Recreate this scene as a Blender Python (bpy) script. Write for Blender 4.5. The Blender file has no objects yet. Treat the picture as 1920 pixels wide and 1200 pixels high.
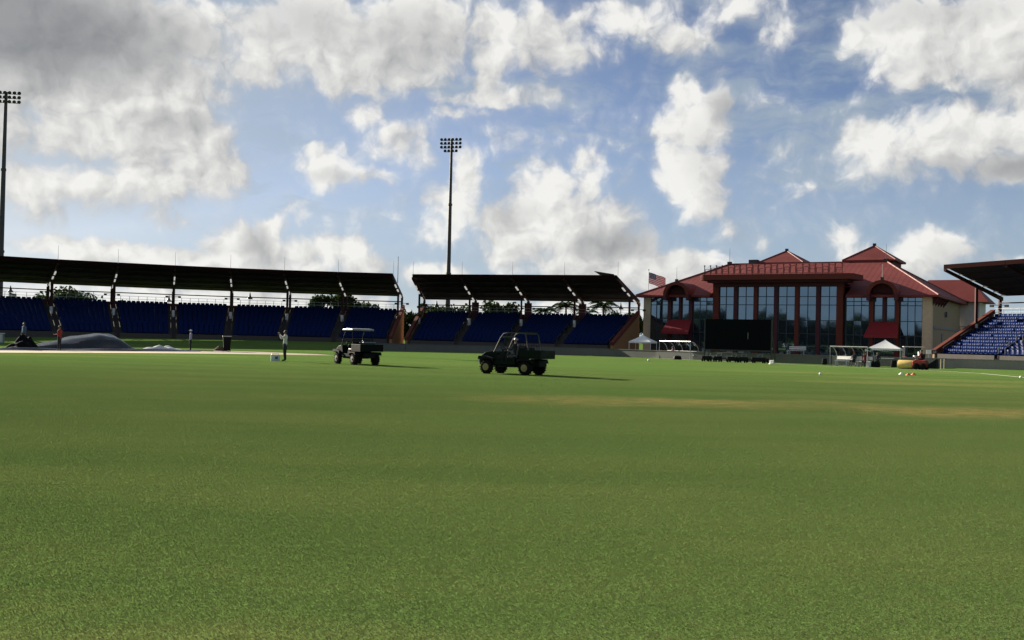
import bpy, bmesh, math, random
from mathutils import Vector, Matrix, Euler
random.seed(7)
sc = bpy.context.scene
COL = sc.collection
rad = math.radians

# ------------------------------------------------------------------ camera
FPX, CH = 1950.0, 1.6
PITCH, ROLL = math.atan(35/FPX), rad(1.35)
cf = Vector((0, math.cos(PITCH), math.sin(PITCH))); cu0 = Vector((0, -math.sin(PITCH), math.cos(PITCH)))
cr = Vector((1, 0, 0))*math.cos(ROLL) + cu0*math.sin(ROLL)
cu = Vector((1, 0, 0))*-math.sin(ROLL) + cu0*math.cos(ROLL)
cam_d = bpy.data.cameras.new('camera'); cam = bpy.data.objects.new('camera', cam_d); COL.objects.link(cam)
cam.matrix_world = Matrix(((cr.x, cu.x, -cf.x, 0), (cr.y, cu.y, -cf.y, 0), (cr.z, cu.z, -cf.z, CH), (0, 0, 0, 1)))
cam_d.sensor_width = 36; cam_d.lens = 36*FPX/1920; cam_d.clip_start = .05; cam_d.clip_end = 6000
sc.camera = cam
sc.view_settings.view_transform = 'Standard'; sc.view_settings.look = 'None'
sc.view_settings.gamma = 1; sc.view_settings.use_curve_mapping = False
sc.view_settings.exposure = 1.4
sc.cycles.max_bounces = 6; sc.cycles.diffuse_bounces = 3; sc.cycles.glossy_bounces = 3; sc.cycles.transmission_bounces = 6

def ray(x, y): return cf*FPX + cr*(x-960) + cu*(600-y)          # survey helpers: photo bearings -> places on the site
def ground(x, y, z=0.0):
    d = ray(x, y); p = Vector((0, 0, CH)) + d*((z-CH)/d.z); return p
def atY(x, y, Y):
    d = ray(x, y); return Vector((0, 0, CH)) + d*(Y/d.y)

# ------------------------------------------------------------------ world
SUN_AZ, SUN_EL = rad(-48), rad(19.5)
SKY_STRENGTH, CLOUD_STRENGTH = 0.05, 0.37
w = bpy.data.worlds.new('World'); sc.world = w; w.use_nodes = True
w.cycles.sampling_method = 'MANUAL'; w.cycles.sample_map_resolution = 256
nt = w.node_tree; nt.nodes.clear()
class NB:
    def __init__(s, t): s.t = t
    def n(s, ty, **kw):
        o = s.t.nodes.new(ty)
        for k, v in kw.items(): setattr(o, k, v)
        return o
    def put(s, sock, v):
        if v is None: return
        if isinstance(v, bpy.types.NodeSocket): s.t.links.new(v, sock)
        else: sock.default_value = v
    def m(s, op, a, b=None, c=None, clamp=False):
        o = s.n('ShaderNodeMath', operation=op, use_clamp=clamp)
        s.put(o.inputs[0], a); s.put(o.inputs[1], b); s.put(o.inputs[2], c); return o.outputs[0]
    def v(s, op, a, b=None, c=None):
        o = s.n('ShaderNodeVectorMath', operation=op)
        s.put(o.inputs[0], a); s.put(o.inputs[1], b)
        if c is not None: s.put(o.inputs[2], c)
        return o.outputs['Value'] if op in ('DOT_PRODUCT', 'LENGTH') else o.outputs[0]
    def noise(s, vec, scale, detail=2, rough=.5, out='Fac', dist=0.0, dim='3D'):
        o = s.n('ShaderNodeTexNoise', noise_dimensions=dim); s.put(o.inputs['Vector'], vec)
        o.inputs['Scale'].default_value = scale; o.inputs['Detail'].default_value = detail
        o.inputs['Roughness'].default_value = rough; o.inputs['Distortion'].default_value = dist
        return o.outputs[out]
    def mix(s, f, a, b, blend='MIX'):
        o = s.n('ShaderNodeMix', data_type='RGBA', blend_type=blend); o.clamp_factor = True
        s.put(o.inputs[0], f); s.put(o.inputs[6], a); s.put(o.inputs[7], b); return o.outputs[2]
    def smooth(s, x, a, b, c=0.0, d=1.0):
        o = s.n('ShaderNodeMapRange', interpolation_type='SMOOTHSTEP'); s.put(o.inputs[0], x)
        for i, q in zip((1, 2, 3, 4), (a, b, c, d)): o.inputs[i].default_value = q
        return o.outputs[0]
    def lin(s, x, a, b, c=0.0, d=1.0):
        o = s.n('ShaderNodeMapRange'); s.put(o.inputs[0], x)
        for i, q in zip((1, 2, 3, 4), (a, b, c, d)): o.inputs[i].default_value = q
        return o.outputs[0]
    def comb(s, x, y, z=0.0):
        o = s.n('ShaderNodeCombineXYZ'); s.put(o.inputs[0], x); s.put(o.inputs[1], y); s.put(o.inputs[2], z); return o.outputs[0]
    def sep(s, vec):
        o = s.n('ShaderNodeSeparateXYZ'); s.put(o.inputs[0], vec); return o.outputs
B = NB(nt)
tc = B.n('ShaderNodeTexCoord').outputs['Generated']
dx, dy, dz = B.sep(B.v('NORMALIZE', tc))
az = B.m('ARCTAN2', dx, dy); el = B.m('ARCSINE', dz)
SKU = 19.5                                                        # sky plane units: hundredths of 1/1950 rad
sp = B.comb(B.m('MULTIPLY', az, SKU), B.m('MULTIPLY', el, SKU))
def azel(x, y):
    d = ray(x, y).normalized(); return math.atan2(d.x, d.y)*SKU, math.asin(d.z)*SKU
# cumulus masses of this sky: bearing, size, weight
CL = [(380,575,560,44,.95),(1000,590,320,36,.8),(60,50,300,150,1.3),(190,120,190,110,1.1),(-120,140,220,160,1.2),(250,205,190,110,1.15),(335,265,110,85,1.05),(110,250,140,60,.8),
 (230,342,230,48,1.0),(50,345,120,40,.85),(400,325,80,50,1.0),(-150,350,160,70,1),(330,60,110,95,.95),(430,75,110,75,.75),(560,60,90,80,1.0),(660,80,190,100,1.05),(790,60,120,110,1.05),
 (700,140,130,42,.9),(495,120,70,45,.8),(930,70,55,110,1.05),(925,140,45,40,.8),(690,215,52,36,.75),(760,270,90,60,.6),(620,318,75,46,.95),(690,330,60,26,.75),
 (870,305,42,55,.9),(850,390,62,75,.95),(820,437,58,34,.8),(915,432,52,48,.8),(1010,365,75,75,1.0),(1060,425,150,80,1.1),(1095,325,48,60,.95),(975,450,90,70,1),(1160,455,95,50,1.0),(1210,505,150,50,1.0),(1040,490,160,45,.9),
 (1060,80,110,60,.85),(1170,45,150,45,.85),(1270,75,70,40,.8),(1445,50,45,60,.7),(995,55,50,80,.75),(1380,20,90,40,.6),(930,182,170,24,.62),(860,213,70,16,.55),
 (1297,175,42,46,1.0),(1318,235,62,70,1.15),(1300,330,82,78,1.15),(1345,185,36,36,.85),(1252,240,26,34,.75),(1310,390,60,40,.8),
 (1690,60,110,80,1.0),(1830,70,170,85,1.15),(1770,135,120,40,.75),(2010,90,160,120,1.1),(1655,262,70,52,1.0),(1730,285,120,55,1.0),(1720,215,40,36,.75),(1850,245,140,62,.9),(1890,315,80,34,.95),(2040,300,130,70,1),
 (200,395,380,40,.42),(560,400,260,30,.3),(1500,330,260,60,.3),(1450,420,240,40,.28),(1350,200,300,40,.28),(1000,250,200,50,.28),(432,455,60,46,1.1),(497,440,34,40,.85),(560,485,120,46,1.05),(645,475,72,40,1.0),(690,505,70,30,.95),(110,455,90,24,.8),(240,482,130,30,.95),(420,500,160,30,.85),(330,480,60,22,.6),
 (1572,448,42,34,.85),(1610,475,60,30,.8),(1745,470,68,48,.95),(1325,492,36,28,.9),(1432,462,18,14,.5),(1885,488,46,18,.8),(820,520,110,34,.75),(1400,505,120,22,.55),(1690,505,120,30,.6)]
DK = [(20,40,320,115,1.15),(180,60,150,75,.6),(560,40,120,55,.45),(760,70,130,60,.45),(470,455,40,42,.75),(360,470,60,25,.3),(1165,450,110,32,.75),(1790,335,120,36,.7),(1905,310,60,26,.8),(1372,190,44,40,.75),(1750,25,150,30,.4),(1790,490,60,40,.4),(330,230,70,26,.4),(950,395,70,26,.35),(640,335,80,16,.35),(1340,300,60,90,.25)]
warp = B.v('SUBTRACT', B.noise(sp, 1.3, 3, .55, 'Color', dim='2D'), (.5, .5, .5))
warp2 = B.v('SUBTRACT', B.noise(sp, .45, 2, .5, 'Color', dim='2D'), (.5, .5, .5))
spw = B.v('MULTIPLY_ADD', warp, (.42, .42, 0), B.v('MULTIPLY_ADD', warp2, (.4, .3, 0), sp))
def blobs(vec, lst, mode):
    acc = None
    for (x, y, rx, ry, wt) in lst:
        cx, cy = azel(x, y); rx, ry = rx/100*1.12, ry/100*1.12
        q = B.v('MULTIPLY_ADD', vec, (1/rx, 1/ry, 0), (-cx/rx, -cy/ry, 0))
        e = B.m('MULTIPLY_ADD', B.v('DOT_PRODUCT', q, q), -wt, wt)
        acc = e if acc is None else B.m('SMOOTH_MAX', acc, e, .3)
    return B.m('MAXIMUM', acc, 0.0)
# beyond the surveyed part of the sky broken cumulus carries on, thinned to lower ambient fill
outside = B.m('MAXIMUM', B.smooth(B.m('ABSOLUTE', az), .56, .74), B.smooth(el, .36, .5))
dirn = B.comb(dx, dy, B.m('MULTIPLY', dz, 1.8))
generic = B.m('MULTIPLY', B.smooth(B.noise(dirn, 2.6, 3, .5), .53, .70), outside)
def relief(off):                                   # billows: fractal noise plus cell-shaped puffs
    a = B.v('ADD', spw, off) if off else spw
    nn = B.noise(a, 1.2, 8, .53, dim='2D')
    vo = B.n('ShaderNodeTexVoronoi', feature='F1', voronoi_dimensions='2D'); B.put(vo.inputs['Vector'], a); vo.inputs['Scale'].default_value = 2.2
    vo.inputs['Detail'].default_value = 3; vo.inputs['Roughness'].default_value = .5
    return B.m('MULTIPLY_ADD', B.m('SUBTRACT', .55, vo.outputs['Distance']), .36, B.m('MULTIPLY_ADD', nn, 1.25, -.625))
mac = B.m('MAXIMUM', blobs(spw, CL, 0), generic); n1 = relief(None); n2 = relief((-.20, .11, 0))
mac3 = B.m('MAXIMUM', blobs(B.v('ADD', spw, (-.75, .42, 0)), CL, 0), generic)
f1 = B.m('ADD', mac, n1)
dens = B.m('ADD', B.smooth(f1, .14, .66, 0, .62), B.smooth(f1, -.28, .80, 0, .38))
lit = B.m('MULTIPLY_ADD', B.m('SUBTRACT', n1, n2), .62, B.m('MULTIPLY_ADD', B.m('SUBTRACT', mac, mac3), .40, .74), clamp=True)
dark = B.m('MULTIPLY', blobs(spw, DK, 1), B.smooth(f1, .0, .9))
thick = B.smooth(f1, .7, 1.5)
lit = B.m('MULTIPLY', B.m('SUBTRACT', lit, B.m('MULTIPLY', thick, .03)), B.m('SUBTRACT', 1.0, B.m('MULTIPLY', B.m('MINIMUM', dark, 1.0), .80)), clamp=True)
ccol = B.mix(lit, (.19, .20, .22, 1), (.93, .92, .885, 1))
# thin veil of high cloud, drawn out along one wind
vq = B.v('MULTIPLY', spw, (.28, 1.25, 1)); vsk = B.n('ShaderNodeVectorRotate', rotation_type='Z_AXIS'); B.put(vsk.inputs['Vector'], vq); vsk.inputs['Angle'].default_value = -.22
veil = B.smooth(B.noise(vsk.outputs[0], .95, 6, .6, dim='2D'), .40, .66, .0, .60)
veil = B.m('MAXIMUM', veil, B.smooth(el, .02, .25, .82, 0.0))
sunward = B.v('DOT_PRODUCT', B.comb(dx, dy, dz), (math.sin(SUN_AZ)*math.cos(SUN_EL), math.cos(SUN_AZ)*math.cos(SUN_EL), math.sin(SUN_EL)))
veil = B.m('MAXIMUM', veil, B.smooth(sunward, .60, 1.0, 0, .85))
sky = B.n('ShaderNodeTexSky', sky_type='NISHITA'); sky.sun_disc = False
sky.sun_elevation = SUN_EL; sky.sun_rotation = SUN_AZ; sky.air_density = .40; sky.dust_density = .5; sky.ozone_density = .5
bg = B.n('ShaderNodeBackground'); B.put(bg.inputs[0], sky.outputs[0]); bg.inputs[1].default_value = SKY_STRENGTH
bgv = B.n('ShaderNodeBackground'); bgv.inputs[0].default_value = (.58, .71, .80, 1); bgv.inputs[1].default_value = CLOUD_STRENGTH*.66
bgc = B.n('ShaderNodeBackground'); B.put(bgc.inputs[0], ccol); bgc.inputs[1].default_value = CLOUD_STRENGTH
m1 = B.n('ShaderNodeMixShader'); B.put(m1.inputs[0], veil); B.put(m1.inputs[1], bg.outputs[0]); B.put(m1.inputs[2], bgv.outputs[0])
m2 = B.n('ShaderNodeMixShader'); B.put(m2.inputs[0], B.m('MULTIPLY', dens, .97)); B.put(m2.inputs[1], m1.outputs[0]); B.put(m2.inputs[2], bgc.outputs[0])
wo = B.n('ShaderNodeOutputWorld'); B.put(wo.inputs[0], m2.outputs[0])

sd = bpy.data.lights.new('sun', 'SUN'); sun = bpy.data.objects.new('sun', sd); COL.objects.link(sun)
sd.energy = 5.0; sd.angle = rad(.55); sd.color = (1, .90, .74)
tosun = Vector((math.sin(SUN_AZ)*math.cos(SUN_EL), math.cos(SUN_AZ)*math.cos(SUN_EL), math.sin(SUN_EL)))
sun.rotation_euler = tosun.to_track_quat('Z', 'Y').to_euler(); sun.location = (-60, 60, 60)

# ------------------------------------------------------------------ materials
def mat(name, col, rough=.6, metal=0.0, var=.18, nscale=3.0, bump=0.0, bscale=30, spec=.5, emit=None, sheen=0):
    m = bpy.data.materials.new(name); m.use_nodes = True; t = m.node_tree; b = NB(t)
    p = t.nodes['Principled BSDF']; g = b.n('ShaderNodeNewGeometry').outputs['Position']
    n1 = b.noise(g, nscale, 5, .6); n2 = b.noise(g, nscale*9, 3, .6)
    k = b.lin(b.m('MULTIPLY_ADD', n2, .5, b.m('MULTIPLY', n1, .8)), .35, .95, 1-var, 1+var)
    cc = b.v('MULTIPLY', (col[0], col[1], col[2]), k)
    b.put(cc.node.inputs[1], k); b.put(p.inputs['Base Color'], cc)
    p.inputs['Metallic'].default_value = metal; p.inputs['Specular IOR Level'].default_value = spec
    b.put(p.inputs['Roughness'], b.lin(n1, .3, .7, max(.02, rough-.08), min(1, rough+.08)))
    if bump:
        bn = b.n('ShaderNodeBump'); bn.inputs['Strength'].default_value = bump; bn.inputs['Distance'].default_value = .02
        b.put(bn.inputs['Height'], b.noise(g, bscale, 4, .6)); b.put(p.inputs['Normal'], bn.outputs[0])
    if emit: p.inputs['Emission Color'].default_value = (*col, 1); p.inputs['Emission Strength'].default_value = emit
    return m
M = dict(
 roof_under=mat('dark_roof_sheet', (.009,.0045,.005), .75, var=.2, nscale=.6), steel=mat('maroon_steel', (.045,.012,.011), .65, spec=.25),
 redroof=mat('red_metal_roof', (.155,.030,.027), .65, var=.26, nscale=.45, spec=.25), hipcap=mat('ridge_cap', (.15,.04,.035), .6, spec=.3),
 redpaint=mat('red_painted_wall', (.15,.03,.026), .7, bump=.2), brick=mat('terracotta_render', (.13,.034,.024), .85, bump=.3, spec=.2), maroon=mat('maroon_render', (.065,.011,.015), .75, bump=.2),
 beige=mat('beige_stucco', (.30,.225,.13), .85, bump=.3, nscale=.8), cream=mat('cream_trim', (.55,.47,.32), .8), grey_white=mat('pale_render', (.55,.53,.47), .8),
 ochre=mat('ochre_wall', (.30,.16,.06), .85, nscale=.8, bump=.3), band=mat('grey_band', (.22,.20,.20), .8), awning=mat('red_awning', (.22,.008,.013), .7, var=.1),
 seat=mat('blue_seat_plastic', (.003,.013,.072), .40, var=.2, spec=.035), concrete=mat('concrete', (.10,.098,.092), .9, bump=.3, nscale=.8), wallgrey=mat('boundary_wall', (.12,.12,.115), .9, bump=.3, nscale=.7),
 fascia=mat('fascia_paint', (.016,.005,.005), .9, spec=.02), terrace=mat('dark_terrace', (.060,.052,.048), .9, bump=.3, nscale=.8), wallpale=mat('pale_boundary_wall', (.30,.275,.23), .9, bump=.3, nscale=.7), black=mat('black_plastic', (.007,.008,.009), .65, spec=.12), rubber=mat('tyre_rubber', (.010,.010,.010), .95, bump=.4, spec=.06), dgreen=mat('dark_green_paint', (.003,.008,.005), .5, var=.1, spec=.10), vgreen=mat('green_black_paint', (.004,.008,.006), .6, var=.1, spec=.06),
 rim=mat('yellow_rim', (.26,.215,.09), .6, spec=.2), rimdark=mat('dark_rim', (.05,.035,.03), .6), galv=mat('galvanised_steel', (.36,.37,.38), .42, .6), white=mat('white_paint', (.72,.72,.70), .5, var=.06), whitecloth=mat('white_fabric', (.74,.74,.72), .85, var=.05), lamp_on=mat('light_fitting', (.85,.85,.80), .5, var=.02, emit=.2),
 pole=mat('pole_steel', (.04,.04,.038), .6), dark=mat('dark_grey', (.03,.03,.033), .6), tarp=mat('grey_cover_sheet', (.020,.025,.032), .22, var=.2, nscale=1.2, bump=.35, bscale=2.5), whitetarp=mat('pale_cover_sheet', (.55,.56,.54), .35, bump=.4, bscale=3),
 clay=mat('pitch_clay', (.22,.165,.13), .95, nscale=.5, bump=.3), straw=mat('bare_sand_edge', (.50,.42,.24), .95, nscale=.4), line=mat('boundary_line_paint', (.68,.70,.55), .9), rollyel=mat('yellow_drum_paint', (.62,.45,.14), .5), rollred=mat('red_machine_paint', (.34,.035,.02), .45), orange=mat('orange_plastic', (.55,.14,.04), .5),
 skin=mat('skin', (.22,.115,.075), .6, var=.06), hair=mat('dark_hair', (.012,.01,.009), .7), shirt_red=mat('red_shirt', (.22,.025,.02), .9), shirt_white=mat('white_shirt', (.52,.52,.46), .9), shirt_blue=mat('pale_blue_shirt', (.24,.28,.38), .9), shirt_dark=mat('dark_shirt', (.02,.022,.03), .9), shirt_purple=mat('purple_shirt', (.10,.04,.12), .9), shirt_maroon=mat('maroon_shirt', (.11,.012,.02), .9), shirt_teal=mat('blue_shirt', (.05,.10,.16), .9),
 trousers=mat('dark_trousers', (.015,.018,.02), .9), shoe=mat('dark_shoe', (.012,.011,.01), .7), capwhite=mat('white_cap', (.6,.6,.58), .9), bark=mat('bark', (.10,.07,.045), .95, bump=.6), screen=mat('black_mesh_screen', (.004,.005,.007), .95, var=.1, spec=.08), icebox=mat('white_box_plastic', (.58,.62,.62), .6), label=mat('dark_green_print', (.03,.09,.08), .6), silver=mat('silver_canopy', (.16,.165,.175), .35, .2), fred=mat('flag_red', (.42,.03,.04), .8, var=.05), fwhite=mat('flag_white', (.75,.74,.72), .8, var=.03), fblue=mat('flag_blue', (.018,.03,.13), .8, var=.05),
 mullion=mat('dark_mullion', (.018,.028,.045), .45))
def glass_mat():
    m = bpy.data.materials.new('tinted_mirror_glass'); m.use_nodes = True; b = NB(m.node_tree); p = m.node_tree.nodes['Principled BSDF']
    g = b.n('ShaderNodeNewGeometry').outputs['Position']
    b.put(p.inputs['Base Color'], b.mix(b.noise(g, .6, 2), (.15,.21,.27,1), (.20,.27,.34,1)))
    p.inputs['Metallic'].default_value = .92; p.inputs['Roughness'].default_value = .04
    bn = b.n('ShaderNodeBump'); bn.inputs['Strength'].default_value = .05; bn.inputs['Distance'].default_value = .05
    b.put(bn.inputs['Height'], b.noise(g, .7, 2)); b.put(p.inputs['Normal'], bn.outputs[0])
    return m
M['glass'] = glass_mat()
def wscreen():
    m = bpy.data.materials.new('windscreen'); m.use_nodes = True; p = m.node_tree.nodes['Principled BSDF']
    p.inputs['Base Color'].default_value = (.8,.85,.85,1); p.inputs['Roughness'].default_value = .05
    p.inputs['Transmission Weight'].default_value = 1; p.inputs['IOR'].default_value = 1.02; return m
M['clear'] = wscreen(); M['smoke'] = wscreen(); M['smoke'].name = 'smoked_curtain'; M['smoke'].node_tree.nodes['Principled BSDF'].inputs['Base Color'].default_value = (.28,.32,.34,1)
def leaf_mat(name, c1, c2):
    m = bpy.data.materials.new(name); m.use_nodes = True; t = m.node_tree; t.nodes.clear(); b = NB(t)
    ge = b.n('ShaderNodeNewGeometry'); c = b.mix(ge.outputs['Random Per Island'], (*c1, 1), (*c2, 1))
    d = b.n('ShaderNodeBsdfDiffuse'); b.put(d.inputs[0], c); tr = b.n('ShaderNodeBsdfTranslucent'); b.put(tr.inputs[0], c)
    mx = b.n('ShaderNodeMixShader'); mx.inputs[0].default_value = .35; b.put(mx.inputs[1], d.outputs[0]); b.put(mx.inputs[2], tr.outputs[0])
    o = b.n('ShaderNodeOutputMaterial'); b.put(o.inputs[0], mx.outputs[0]); return m
M['leaf'] = leaf_mat('tree_leaf', (.010,.024,.008), (.038,.058,.018)); M['palm'] = leaf_mat('palm_leaf', (.012,.030,.010), (.038,.060,.020))

# the turf colour: green with drier, straw-coloured areas that have a place of their own on the field
def turf_colour(b, pos, far=True):
    p2 = b.v('MULTIPLY', pos, (1, 1, 0))
    big = b.noise(p2, .045, 4, .55); mid = b.noise(b.v('MULTIPLY', p2, (.35, 1, 1)), .35, 5, .6); sm = b.noise(p2, 1.9, 4, .6)
    c = b.mix(b.smooth(mid, .36, .66), (.152,.204,.070,1), (.190,.228,.082,1))
    c = b.mix(b.m('MULTIPLY', b.smooth(big, .42, .66), .65), c, (.144,.222,.071,1))
    c = b.mix(b.m('MULTIPLY', b.smooth(sm, .54, .80), .38), c, (.24,.235,.085,1))
    st = b.m('SINE', b.m('MULTIPLY_ADD', b.sep(pos)[1], 1.35, b.m('MULTIPLY', b.sep(pos)[0], .16)))     # mowing bands
    c = b.v('MULTIPLY', c, b.comb(*[b.lin(st, -.5, .5, 1-q, 1+q) for q in (.025, .018, .025)]))
    wv = b.v('SUBTRACT', b.noise(p2, .22, 4, .6, 'Color'), (.5,.5,.5))
    pw = b.v('MULTIPLY_ADD', wv, (7, 4.4, 0), p2)
    acc = None
    for (x, y, rx, ry, k) in DRY:
        q = b.v('MULTIPLY_ADD', pw, (1/rx, 1/ry, 0), (-x/rx, -y/ry, 0))
        e = b.m('MULTIPLY_ADD', b.v('DOT_PRODUCT', q, q), -k, k, clamp=True)
        acc = e if acc is None else b.m('MAXIMUM', acc, e)
    tuft = b.lin(b.noise(p2, 1.6, 6, .7), .32, .68, .1, 1.4)
    c = b.mix(b.m('MULTIPLY', acc, tuft), c, (.43,.325,.145,1))
    return c
DRY = [(3.4,27.4,5.6,3.0,.55),(4.8,28.4,2.6,1.7,.8),(8.5,29.4,3.5,1.6,.4),(11.6,26.8,4.2,2.8,.7),(15,26.2,4.5,3.0,.75),(20,47,9,2.6,.5),(24,53,9,3,.4),(17,62,7,2.5,.35),(-30,60,14,3,.3),(-24,68,10,3,.3),(-1.6,5.2,1.4,.6,.16),(-2.9,6.0,.8,.4,.16),(2.0,5.4,1.6,.5,.12),(30,70,6,6,.3)]
def turf_mat():
    m = bpy.data.materials.new('mown_turf'); m.use_nodes = True; b = NB(m.node_tree); p = m.node_tree.nodes['Principled BSDF']
    pos = b.n('ShaderNodeNewGeometry').outputs['Position']
    c = turf_colour(b, pos)
    fine = b.noise(pos, 28, 4, .7); c = b.mix(b.smooth(fine, .35, .75), b.mix(.22, c, (.05,.08,.02,1)), c)
    c = b.v('MULTIPLY', c, (.68, .85, .66))
    b.put(p.inputs['Base Color'], c); p.inputs['Roughness'].default_value = 1; p.inputs['Specular IOR Level'].default_value = 0
    bn = b.n('ShaderNodeBump'); bn.inputs['Strength'].default_value = .55; bn.inputs['Distance'].default_value = .03
    b.put(bn.inputs['Height'], b.m('ADD', fine, b.noise(pos, 5, 4, .6))); b.put(p.inputs['Normal'], bn.outputs[0])
    return m
M['turf'] = turf_mat()
def blade_mat():
    m = bpy.data.materials.new('grass_blade'); m.use_nodes = True; t = m.node_tree; t.nodes.clear(); b = NB(t)
    ge = b.n('ShaderNodeNewGeometry'); c = turf_colour(b, ge.outputs['Position'])
    r = ge.outputs['Random Per Island']; c = b.v('MULTIPLY', c, (1.22, 1.06, 1.30))
    c = b.mix(b.smooth(r, .93, .97), b.v('MULTIPLY', c, b.comb(b.lin(r, 0, 1, .96, 1.2), b.lin(r, 0, 1, .96, 1.2), b.lin(r, 0, 1, .96, 1.2))), (.26,.22,.10,1))
    d = b.n('ShaderNodeBsdfDiffuse'); b.put(d.inputs[0], c); tr = b.n('ShaderNodeBsdfTranslucent'); b.put(tr.inputs[0], c)
    mx = b.n('ShaderNodeMixShader'); mx.inputs[0].default_value = .5; b.put(mx.inputs[1], d.outputs[0]); b.put(mx.inputs[2], tr.outputs[0])
    gl = b.n('ShaderNodeBsdfGlossy'); gl.inputs[0].default_value = (.6,.6,.5,1); gl.inputs['Roughness'].default_value = .45
    m2 = b.n('ShaderNodeMixShader'); m2.inputs[0].default_value = .012; b.put(m2.inputs[1], mx.outputs[0]); b.put(m2.inputs[2], gl.outputs[0])
    o = b.n('ShaderNodeOutputMaterial'); b.put(o.inputs[0], m2.outputs[0]); return m
M['blade'] = blade_mat()

# ------------------------------------------------------------------ mesh helpers
class MB:
    def __init__(s): s.v = []; s.f = []; s.mi = []
    def add(s, vs, fs, k=0):
        o = len(s.v); s.v += [tuple(v) for v in vs]; s.f += [tuple(o+i for i in f) for f in fs]; s.mi += [k]*len(fs); return s
    def hexa(s, lo, hi, k=0):                       # two quads -> a closed block
        return s.add(list(lo)+list(hi), [(3,2,1,0),(4,5,6,7),(0,1,5,4),(1,2,6,5),(2,3,7,6),(3,0,4,7)], k)
    def box(s, c, d, k=0, rz=0.0, rx=0.0, ry=0.0):
        R = Euler((rx, ry, rz)).to_matrix(); c = Vector(c); h = Vector(d)/2
        q = [c + R @ Vector((sx*h.x, sy*h.y, sz*h.z)) for sz in (-1, 1) for sx, sy in ((-1,-1),(1,-1),(1,1),(-1,1))]
        return s.hexa(q[:4], q[4:], k)
    def bar(s, a, b, wd, ht=None, k=0):             # rectangular bar between two points
        a, b = Vector(a), Vector(b); ht = ht or wd; t = (b-a).normalized()
        sd_ = t.cross(Vector((0,0,1))); sd_ = sd_.normalized() if sd_.length > 1e-4 else Vector((1,0,0)); up = sd_.cross(t)
        q = [p + sd_*(x*wd/2) + up*(y*ht/2) for p in (a, b) for x, y in ((-1,-1),(1,-1),(1,1),(-1,1))]
        return s.hexa(q[:4], q[4:], k)
    def tube(s, pts, r, n=8, k=0, cap=True):
        pts = [Vector(p) for p in pts]; rs = r if isinstance(r, (list, tuple)) else [r]*len(pts); vs = []; fs = []
        prev = None
        for i, p in enumerate(pts):
            t = (pts[min(i+1, len(pts)-1)] - pts[max(i-1, 0)]).normalized()
            ref = prev if prev is not None else (Vector((1,0,0)) if abs(t.x) < .8 else Vector((0,1,0)))
            a = (ref - t*ref.dot(t)).normalized(); prev = a; b = t.cross(a)
            vs += [p + (a*math.cos(q*2*math.pi/n) + b*math.sin(q*2*math.pi/n))*rs[i] for q in range(n)]
        for i in range(len(pts)-1):
            for q in range(n): fs.append((i*n+q, i*n+(q+1) % n, (i+1)*n+(q+1) % n, (i+1)*n+q))
        if cap: fs.append(tuple(range(n-1, -1, -1))); fs.append(tuple((len(pts)-1)*n+q for q in range(n)))
        return s.add(vs, fs, k)
    def lathe(s, c, axis, prof, n=20, k=0):         # prof: (distance along axis, radius)
        c = Vector(c); ax = Vector(axis).normalized()
        return s.tube([c+ax*h for h, _ in prof], [max(r_, 1e-4) for _, r_ in prof], n, k)
    def prism(s, pts, off, k=0):
        n = len(pts); pts = [Vector(p) for p in pts]; off = Vector(off)
        return s.add(pts+[p+off for p in pts], [tuple(range(n-1,-1,-1)), tuple(range(n,2*n))]+[(i,(i+1)%n,n+(i+1)%n,n+i) for i in range(n)], k)
    def build(s, name, mats, parent=None, smooth=False, base=None, bevel=0, kind=None):
        me = bpy.data.meshes.new(name)
        if base is None and parent is not None: base = BASE.get(parent.name)
        vs = [tuple(Vector(v)-base) for v in s.v] if base is not None else s.v
        me.from_pydata(vs, [], s.f)
        for m in (mats if isinstance(mats, (list, tuple)) else [mats]): me.materials.append(M[m] if isinstance(m, str) else m)
        if any(s.mi): me.polygons.foreach_set('material_index', s.mi)
        bm = bmesh.new(); bm.from_mesh(me); bmesh.ops.recalc_face_normals(bm, faces=bm.faces); bm.to_mesh(me); bm.free()
        if smooth:
            me.polygons.foreach_set('use_smooth', [True]*len(me.polygons))
            try: me.set_sharp_from_angle(angle=rad(40))
            except Exception: pass
        o = bpy.data.objects.new(name, me); COL.objects.link(o)
        if parent is not None:
            o.parent = parent
            if base is not None: BASE[o.name] = base
        elif base is not None: o.location = base
        if bevel:
            bv = o.modifiers.new('bevel', 'BEVEL'); bv.width = bevel; bv.segments = 2; bv.limit_method = 'ANGLE'
        if kind: o['kind'] = kind
        return o
BASE = {}
def tag(o, label, cat=None, group=None):
    o['label'] = label
    if cat: o['category'] = cat
    if group: o['group'] = group
    return o
def thing(name, label, cat, loc=(0,0,0), rz=0.0, group=None, world=False):
    o = bpy.data.objects.new(name, None); o.empty_display_size = .2; COL.objects.link(o); o.location = loc; o.rotation_euler = (0,0,rz)
    if world: BASE[o.name] = Vector(loc)
    return tag(o, label, cat, group)
def struct(o): o['kind'] = 'structure'; return o
def copy_tree(o, parent=None):
    c = o.copy(); COL.objects.link(c); c.parent = parent
    for ch in list(o.children): copy_tree(ch, c)
    return c
def lerp(a, b, t): return a + (b-a)*t

# ------------------------------------------------------------------ ground
g = MB(); g.add([(-3000,-3000,0),(3000,-3000,0),(3000,3000,0),(-3000,3000,0)], [(0,1,2,3)])
struct(g.build('lawn', 'turf'))
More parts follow.
